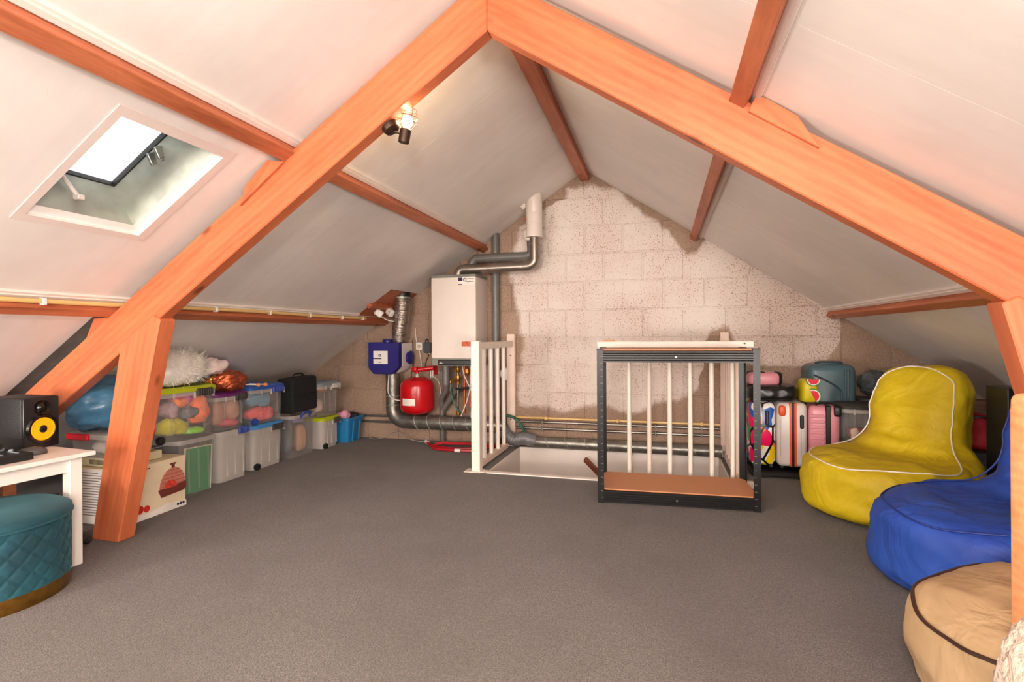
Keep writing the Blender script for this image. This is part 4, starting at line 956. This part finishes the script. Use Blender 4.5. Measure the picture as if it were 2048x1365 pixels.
# ------------------------------------------------------------------ teal stool
t = thing('velvet_stool', 'round teal velvet stool with diamond quilting and brass base', 'stool', (-2.395, 1.325, 0))
def m_velvet():
    t_ = NT('teal_velvet'); co = t_.coord(); f = t_.noise(co, 7, 4)
    t_.l(t_.ramp(f, [(.3, lin((6, 46, 58))), (.7, lin((14, 74, 86)))]), t_.b.inputs['Base Color'])
    t_.b.inputs['Roughness'].default_value = .8; t_.b.inputs['Sheen Weight'].default_value = .25; t_.b.inputs['Sheen Tint'].default_value = (.3, .7, .8, 1)
    t_.bump(t_.noise(co, 300, 2), .2, .004); return t_.m
VEL = m_velvet(); R0 = .242; NA, NZ = 336, 60
vs, fs = [], []
for j in range(NZ + 1):
    z = .055 + .225 * j / NZ
    for i in range(NA):
        a = 2 * PI * i / NA; u = a * 44 / (2 * PI); v = (z - .055) / .0346
        d1 = abs(((u + v) * .5) % 1 - .5) * 2; d2 = abs(((u - v) * .5) % 1 - .5) * 2
        q = min(1 - d1, 1 - d2); r = R0 + .006 * (min(1, q * 2.2) ** .5) - .004
        vs.append((r * math.cos(a), r * math.sin(a), z))
for j in range(NZ):
    for i in range(NA): fs.append((j * NA + i, j * NA + (i + 1) % NA, (j + 1) * NA + (i + 1) % NA, (j + 1) * NA + i))
B()._poly(vs, fs).build('quilted_side', VEL, t, smooth=80)
B().lathe([(.05, .27), (R0 + .002, .28), (R0 + .006, .288), (R0 + .003, .302), (R0 - .02, .316), (.12, .328), (.02, .331)], seg=64).build('seat', VEL, t, smooth=60)
B().tube([(R0 * 1.022 * math.cos(a), R0 * 1.022 * math.sin(a), .281) for a in [2 * PI * k / 64 for k in range(64)]], .004, 6, True).build('piping', VEL, t)
B().lathe([(.10, 0), (R0 - .004, 0), (R0 - .002, .003), (R0 - .002, .056), (.10, .056)], seg=72).build('base_band', M('antique_brass', (150, 110, 46), .3, .85, .25, 30, .2, 30), t)

# ------------------------------------------------------------------ bean bags
def m_canvas(name, c1, c2):
    t_ = NT(name); co = t_.coord(); f = t_.noise(co, 3, 3)
    t_.l(t_.ramp(f, [(.3, lin(c1)), (.7, lin(c2))]), t_.b.inputs['Base Color']); t_.b.inputs['Roughness'].default_value = .62
    x = t_.n('ShaderNodeTexNoise'); x.inputs['Scale'].default_value = 4.5; x.inputs['Detail'].default_value = 3; x.inputs['Distortion'].default_value = 1.2; t_.l(co, x.inputs['Vector'])
    r_ = t_.math('ABSOLUTE', t_.math('SUBTRACT', x.outputs['Fac'], .5))
    t_.bump(t_.math('ADD', t_.math('MULTIPLY', r_, -3), t_.math('MULTIPLY', t_.noise(co, 240, 2), .04)), .35, .02); return t_.m
def bean_bag(label, loc, face, mat, pipe_mat, rim, back, seed, sc=(1, 1, 1), pr=.0035, bw=.3, by=0.):
    t = thing('bean_bag', label, 'bean bag', loc, face)
    b = B().sup((.06, 0, .165), (.46 * sc[0], .41 * sc[1], .165 * sc[2]), .42, .85, 48, 24)
    if back:
        Mx = Matrix.Translation((-.27, by, back * .54)) @ Matrix.Rotation(-.22, 4, 'Y')
        b.sup((0, 0, 0), (.15, bw, back * .52), .5, .62, 40, 24, Mx)
        b.sup((-.20, by, .20), (.17, .33 * sc[1], .20), .6, .8, 40, 20)
    m_ = eval_mesh(b, .017, 9, 'cover')
    def fn(p, n):
        top = max(0, n.z) * (1 if p.z > .2 else 0)
        f = (fold(p, 3.1, seed) - .45) * .022 + (fold(p, 6.5, seed + 3) - .45) * .008
        dip = -.035 * math.exp(-((p.x - .02) ** 2 + p.y ** 2) / .05) * top
        return f * (1 if p.z > .03 else .3) + dip
    wrinkle(m_, fn); flat(m_, 0)
    put('cover', m_, mat, t)
    bv = BVHTree.FromPolygons([v.co for v in m_.vertices], [p.vertices for p in m_.polygons])
    for path, closed in rim:
        pts = []
        for p in smooth_path(path, 10, closed):
            h = bv.find_nearest(p)
            pts.append(h[0] + h[1] * .004)
        for _ in range(3): pts = [(pts[i - 1] + pts[i] * 2 + pts[(i + 1) % len(pts)]) / 4 for i in range(len(pts))]
        B().tube(pts, pr, 6, closed).build('piping', pipe_mat, t)
    return t
def rim_for(bw, by, zt, x0, w):
    f = lambda q: [(.36, q * .27 * w, .30), (.12, q * .39 * w, .32), (-.06, q * (bw + .06) + by, .39), (-.14, q * (bw + .02) + by, .50), (-.18, q * bw + by, .62), (-.22, q * (bw - .03) + by, zt - .06)]
    return [([(.49, 0, .29)] + f(-1) + [(-.27, by, zt)] + f(1)[::-1], True)]
bean_bag('mustard yellow bean bag lounger with white piping', (1.20, 3.26, 0), math.radians(222), m_canvas('yellow_canvas', (190, 162, 4), (210, 184, 14)), WPL, rim_for(.225, -.03, .76, 0, .9), .73, 2, (.97, .88, 1), bw=.225, by=-.03)
CB = m_canvas('blue_canvas', (24, 58, 146), (42, 84, 178))
bean_bag('royal blue bean bag lounger with high back', (1.26, 2.40, 0), math.radians(216), CB, M('blue_piping', (20, 44, 116), .6), rim_for(.23, .07, .70, 0, .88), .67, 5, (.98, .88, 1.03), bw=.23, by=.07)
rim_t = [([(.34, .28, .29), (.49, .10, .28), (.49, -.10, .28), (.36, -.28, .29), (.05, -.37, .30), (-.25, -.30, .30), (-.38, 0, .30), (-.25, .30, .30), (.05, .37, .30)], True)]
bean_bag('beige bean bag with dark brown piping', (1.03, 1.548, 0), math.radians(212), m_canvas('beige_canvas', (166, 138, 100), (190, 160, 122)), M('brown_piping', (58, 34, 24), .5), rim_t, 0, 9, (.78, .86, .90), .005)
t = thing('boucle_pouf', 'cream curly boucle pouf in front of the pine post', 'pouf', (.645, .845, 0))
m_ = eval_mesh(B().sup((0, 0, .29), (.20, .20, .29), .55, .95, 48, 24), .012, 3, 'cover')
wrinkle(m_, lambda p, n: .007 * (1 - abs(noise.noise(p * 34)) * 2.5) + .003 * noise.noise(p * 80)); flat(m_, 0)
put('cover', m_, M('cream_boucle', (214, 194, 176), .95, 0, .08, 60, .7, 120), t)
t = thing('newel_post', 'pale pine post with rounded top in front of the bean bags', 'post', (.661, 1.18, 0), math.radians(12))
B().box(-.03, .03, -.03, .03, -.001, .812, .006, None, 2).build('shaft', POSTW, t)
m_ = B().sup((0, 0, .81), (.031, .031, .028), .5, .3, 24, 12).mesh('rounded_top', 50); put('rounded_top', m_, POSTW, t)

# ------------------------------------------------------------------ suitcases by the right slope
def suitcase(name, label, x0, x1, y0, y1, z0, z1, mat, bev=.03, rz=0, wheels=True):
    t = thing(name, label, 'suitcase', ((x0 + x1) / 2, y0, z0), rz)
    hw = (x1 - x0) / 2
    B().box(-hw, hw, 0, y1 - y0, .025 if wheels else 0, z1 - z0, bev, None, 3).build('shell', mat, t)
    if wheels:
        for sx in (-1, 1):
            for y in (.04, y1 - y0 - .04): B().lathe([(.006, -.01), (.02, -.01), (.02, .01), (.006, .01)], seg=14, Mx=Matrix.Translation((sx * (hw - .03), y, .02)) @ Matrix.Rotation(PI / 2, 4, 'Y')).build('wheel', BLACK, t)
    return t
def m_graffiti():
    t_ = NT('graffiti_print'); co = t_.coord(scale=(1.4, 1, 1)); vo = t_.n('ShaderNodeTexVoronoi'); vo.inputs['Scale'].default_value = 11; t_.l(co, vo.inputs['Vector'])
    sp = t_.n('ShaderNodeSeparateColor'); t_.l(vo.outputs['Color'], sp.inputs[0])
    r_ = t_.n('ShaderNodeValToRGB'); r_.color_ramp.interpolation = 'CONSTANT'; el_ = r_.color_ramp.elements
    st = [(0, (232, 226, 220)), (.28, (226, 20, 92)), (.5, (30, 90, 180)), (.6, (236, 200, 20)), (.7, (30, 150, 60)), (.78, (238, 120, 60)), (.86, (240, 236, 230))]
    while len(el_) < len(st): el_.new(.5)
    for e_, (p, c) in zip(el_, st): e_.position = p; e_.color = lin(c)
    t_.l(sp.outputs[0], r_.inputs[0])
    v2 = t_.n('ShaderNodeTexVoronoi', feature='DISTANCE_TO_EDGE'); v2.inputs['Scale'].default_value = 6; t_.l(co, v2.inputs['Vector'])
    k = t_.math('LESS_THAN', v2.outputs['Distance'], .045)
    t_.l(t_.mix(k, r_.outputs[0], lin((20, 18, 20))), t_.b.inputs['Base Color']); t_.b.inputs['Roughness'].default_value = .25; return t_.m
ys = 3.86
t = thing('plastic_pallet', 'low black platform under the row of suitcases', 'platform', (.88, 3.82, 0))
B().box(-.31, .24, -.04, .28, .012, .035, .004).build('deck', BLACK, t)
for x in (-.25, 0, .19): B().box(x - .03, x + .03, -.03, .27, 0, .014, .003).build('runner', BLACK, t)
t = suitcase('suitcase', 'small suitcase with colourful graffiti print', .575, .735, ys, ys + .34, .037, .49, m_graffiti(), .035)
B().box(.012, .034, -.008, .0, .30, .40, .006).build('lock', BLACK, t); B().tube(smooth_path([(-.01, .10, .452), (-.01, .11, .47), (-.01, .2, .47), (-.01, .21, .452)], 4), .007, 8).build('handle', BLACK, t)
SW = M('pearl_shell', (222, 212, 206), .3, 0, .02); ORA = M('orange_trim', (226, 88, 30), .4)
t = suitcase('suitcase', 'white hard shell suitcase with orange zip stripes', .742, .925, ys, ys + .34, .037, .49, SW, .032)
for dx in (-.012, .016): B().box(dx - .008, dx + .008, -.003, .30, .03, .452, .003).build('zip_stripe', ORA, t)
B().box(-.005, .009, -.004, .30, .03, .4525, .002).build('zip', BLACK, t)
B().box(.042, .066, -.010, 0, .285, .375, .006).build('lock', BLACK, t)
m_ = B().sup((-.062, .004, .40), (.022, .016, .036), .6, .6, 16, 10).mesh('corner_guard', 50); put('corner_guard', m_, ORA, t)
for x in (-.075, .05): B().box(x - .001, x + .001, -.002, 0, .10, .34).build('groove', GRL, t, smooth=0)
PK = M('pink_shell', (222, 146, 158), .35, 0, .03)
t = suitcase('suitcase', 'ribbed pink hard shell suitcase with black zip band', 0.932, 1.115, ys + .01, ys + .22, .037, .475, PK, .035, math.radians(-6))
for k in range(9): B().box(-.086, .0, -.006, .004, .07 + k * .036, .092 + k * .036, .004).build('rib', PK, t)
B().box(.005, .04, -.004, .205, .03, .440, .006).build('zip_band', BLACK, t)
m_ = B().sup((.075, .006, .405), (.022, .02, .034), .5, .5, 16, 10).mesh('corner_guard', 50); put('corner_guard', m_, BLACK, t)
B().tube(smooth_path([(-.05, .02, .437), (-.03, .02, .455), (.05, .02, .455), (.06, .02, .437)], 4), .008, 8).build('handle', BLACK, t)
for k in range(10): B().lathe([(.006, 0), (.006, .004), (.002, .006)], seg=8, Mx=Matrix.Translation((.0915, .06, .08 + k * .03)) @ Matrix.Rotation(PI / 2, 4, 'Y')).build('stud', PK, t)
t = thing('travel_bag', 'black sagging travel bag lying across the suitcases', 'bag', (.728, ys + .16, .497))
m_ = eval_mesh(B().sup((0, 0, .05), (.165, .15, .055), .5, .5), .012, 4, 'body'); wrinkle(m_, lambda p, n: (fold(p, 6, 3) - .45) * .012); flat(m_, 0); put('body', m_, M('black_vinyl', (18, 18, 19), .3, 0, .1), t)
B().tube(smooth_path([(-.10, -.12, .09), (-.05, -.14, .08), (.05, -.14, .085), (.12, -.12, .10)], 5), .006, 8).build('strap', BLACK, t)
t = thing('vanity_case', 'pink rounded case with black corner on the travel bag', 'case', (.68, ys + .17, .60))
m_ = B().sup((0, 0, .04), (.105, .10, .05), .5, .5, 30, 16).mesh('shell', 60); flat(m_, 0); put('shell', m_, PK, t)
m_ = B().sup((.085, -.03, .045), (.03, .05, .045), .5, .5, 16, 10).mesh('corner_guard', 50); put('corner_guard', m_, BLACK, t)
B().tube(smooth_path([(-.12, -.05, .06), (-.10, -.08, .09), (-.04, -.09, .092), (.0, -.09, .085)], 5), .005, 8).build('handle', BLACK, t)
t = thing('watermelon_bag', 'yellow bag printed with watermelon slices', 'bag', (.945, ys + .10, .493))
YB = M('yellow_vinyl', (206, 190, 20), .4, 0, .05)
m_ = B().sup((0, 0, .075), (.05, .09, .08), .45, .5, 30, 16).mesh('body', 60); flat(m_, 0); put('body', m_, YB, t)
def slice_(x, z, r, a0, a1):
    for rad, mat_, dy in ((r, M('melon_green', (40, 140, 70), .5), .0), (r * .86, M('melon_rind', (240, 236, 226), .5), .001), (r * .72, M('melon_red', (220, 32, 66), .5), .002)):
        pts = [(x, z)] + [(x + rad * math.cos(a0 + (a1 - a0) * k / 10), z + rad * math.sin(a0 + (a1 - a0) * k / 10)) for k in range(11)]
        B().prism(pts, -.0935 - dy, -.085 - dy).build('print', mat_, t, smooth=0)
slice_(.015, .155, .045, PI, 2 * PI); slice_(.012, .045, .05, -PI / 3, PI * .62)
PET = M('petrol_shell', (74, 100, 108), .35, 0, .06)
t = suitcase('suitcase', 'large petrol blue hard shell suitcase against the wall', 0.995, 1.295, 4.12, 4.37, .0, .735, PET, .05)
B().tube(smooth_path([(-.12, -.002, .66), (-.04, -.006, .62), (.03, -.006, .57), (.05, -.006, .5), (.05, -.006, .1)], 6), .006, 8).build('groove', M('petrol_dark', (46, 66, 74), .4), t)
for x in (.075, .095): B().tube([(x, -.002, .06), (x, -.002, .70)], .005, 8).build('rib', M('petrol_dark', (0, 0, 0)), t)
m_ = B().sup((.0, .10, .735), (.09, .05, .02), .6, .7, 20, 10).mesh('handle', 50); put('handle', m_, M('petrol_dark', (0, 0, 0)), t)
B().box(-.005, .01, -.006, -.003, .40, .43, .001).build('tag', WPL, t)
t = storage_box('clear box with dark lid between petrol suitcase and yellow bean bag', 3.80, 4.06, 1.40, .24, .25, .23, lid=M('dark_lid', (52, 50, 48), .5))
t.location = (1.25, 3.97, .24); t.rotation_euler.z = math.radians(-90)
t = thing('storage_crate', 'grey crate carrying the clear box with dark lid', 'crate', (1.26, 3.97, 0))
B().box(-.125, .16, -.125, .135, 0, .236, .01).build('crate', M('crate_grey', (92, 92, 94), .5), t)
for z in (.06, .12, .18): B().box(-.127, .162, -.128, -.124, z, z + .012, .001).build('rib', M('crate_grey', (0, 0, 0)), t)
cloth((1.24, 3.96, .29), (.06, .08, .04), (206, 110, 120), 'folded_garment', 'rose cloth inside the box with dark lid', 31)
cloth((1.44, 4.22, .60), (.10, .10, .10), (78, 84, 86), 'plastic_sack', 'dark grey sack stuffed beside the petrol suitcase', 33, 'sack')
t = thing('tall_crate', 'grey plastic crate below the dark grey sack', 'crate', (1.45, 4.24, 0))
B().box(-.13, .13, -.12, .13, 0, .495, .012).build('crate', M('crate_grey', (0, 0, 0)), t)
for z in (.1, .2, .3, .4): B().box(-.132, .132, -.124, -.119, z, z + .014, .002).build('rib', M('crate_grey', (0, 0, 0)), t)
cloth((1.175, 3.80, .30), (.025, .02, .05), (206, 180, 158), 'cloth_tag', 'cream cloth strap hanging at the pink suitcase', 35, 'strap')
# dark corner behind the bean bags
t = thing('tower_cabinet', 'tall narrow black cabinet beside the blue bean bag', 'cabinet', (1.645, 3.16, 0))
B().box(-.045, .035, -.08, .10, 0, .68, .004).build('body', BLACK, t)
for z in (.40, .44, .36): B().lathe([(.004, 0), (.004, .003)], seg=8, Mx=Matrix.Translation((-.01, -.08, z)) @ Matrix.Rotation(PI / 2, 4, 'X')).build('button', ZINC, t)
t = thing('red_holdall', 'dark red holdall leaning in the corner', 'bag', (1.80, 3.85, .252))
m_ = eval_mesh(B().sup((0, 0, .10), (.13, .12, .11), .6, .6), .015, 4, 'body'); wrinkle(m_, lambda p, n: (fold(p, 6, 7) - .45) * .02); flat(m_, 0); put('body', m_, M('dark_red_cloth', (150, 12, 28), .7), t)
B().tube(smooth_path([(-.08, -.10, .14), (-.02, -.13, .20), (.06, -.13, .18), (.09, -.10, .12)], 5), .007, 8).build('handle', BLACK, t)
t = thing('dark_crate', 'black crate under the dark red holdall', 'crate', (1.80, 3.85, 0))
B().box(-.15, .16, -.14, .15, 0, .25, .01).build('crate', BLACK, t)
for z in (.06, .13, .20): B().box(-.152, .162, -.145, -.139, z, z + .012, .001).build('rib', BLACK, t)
t = thing('eaves_board', 'brown wooden board low on the gable wall', 'board', (2.07, 4.37, .44))
B().box(-.30, .20, -.02, .02, -.045, .045, .003).build('board', M_wood('old_board', (92, 62, 44), (128, 92, 66), .7), t)
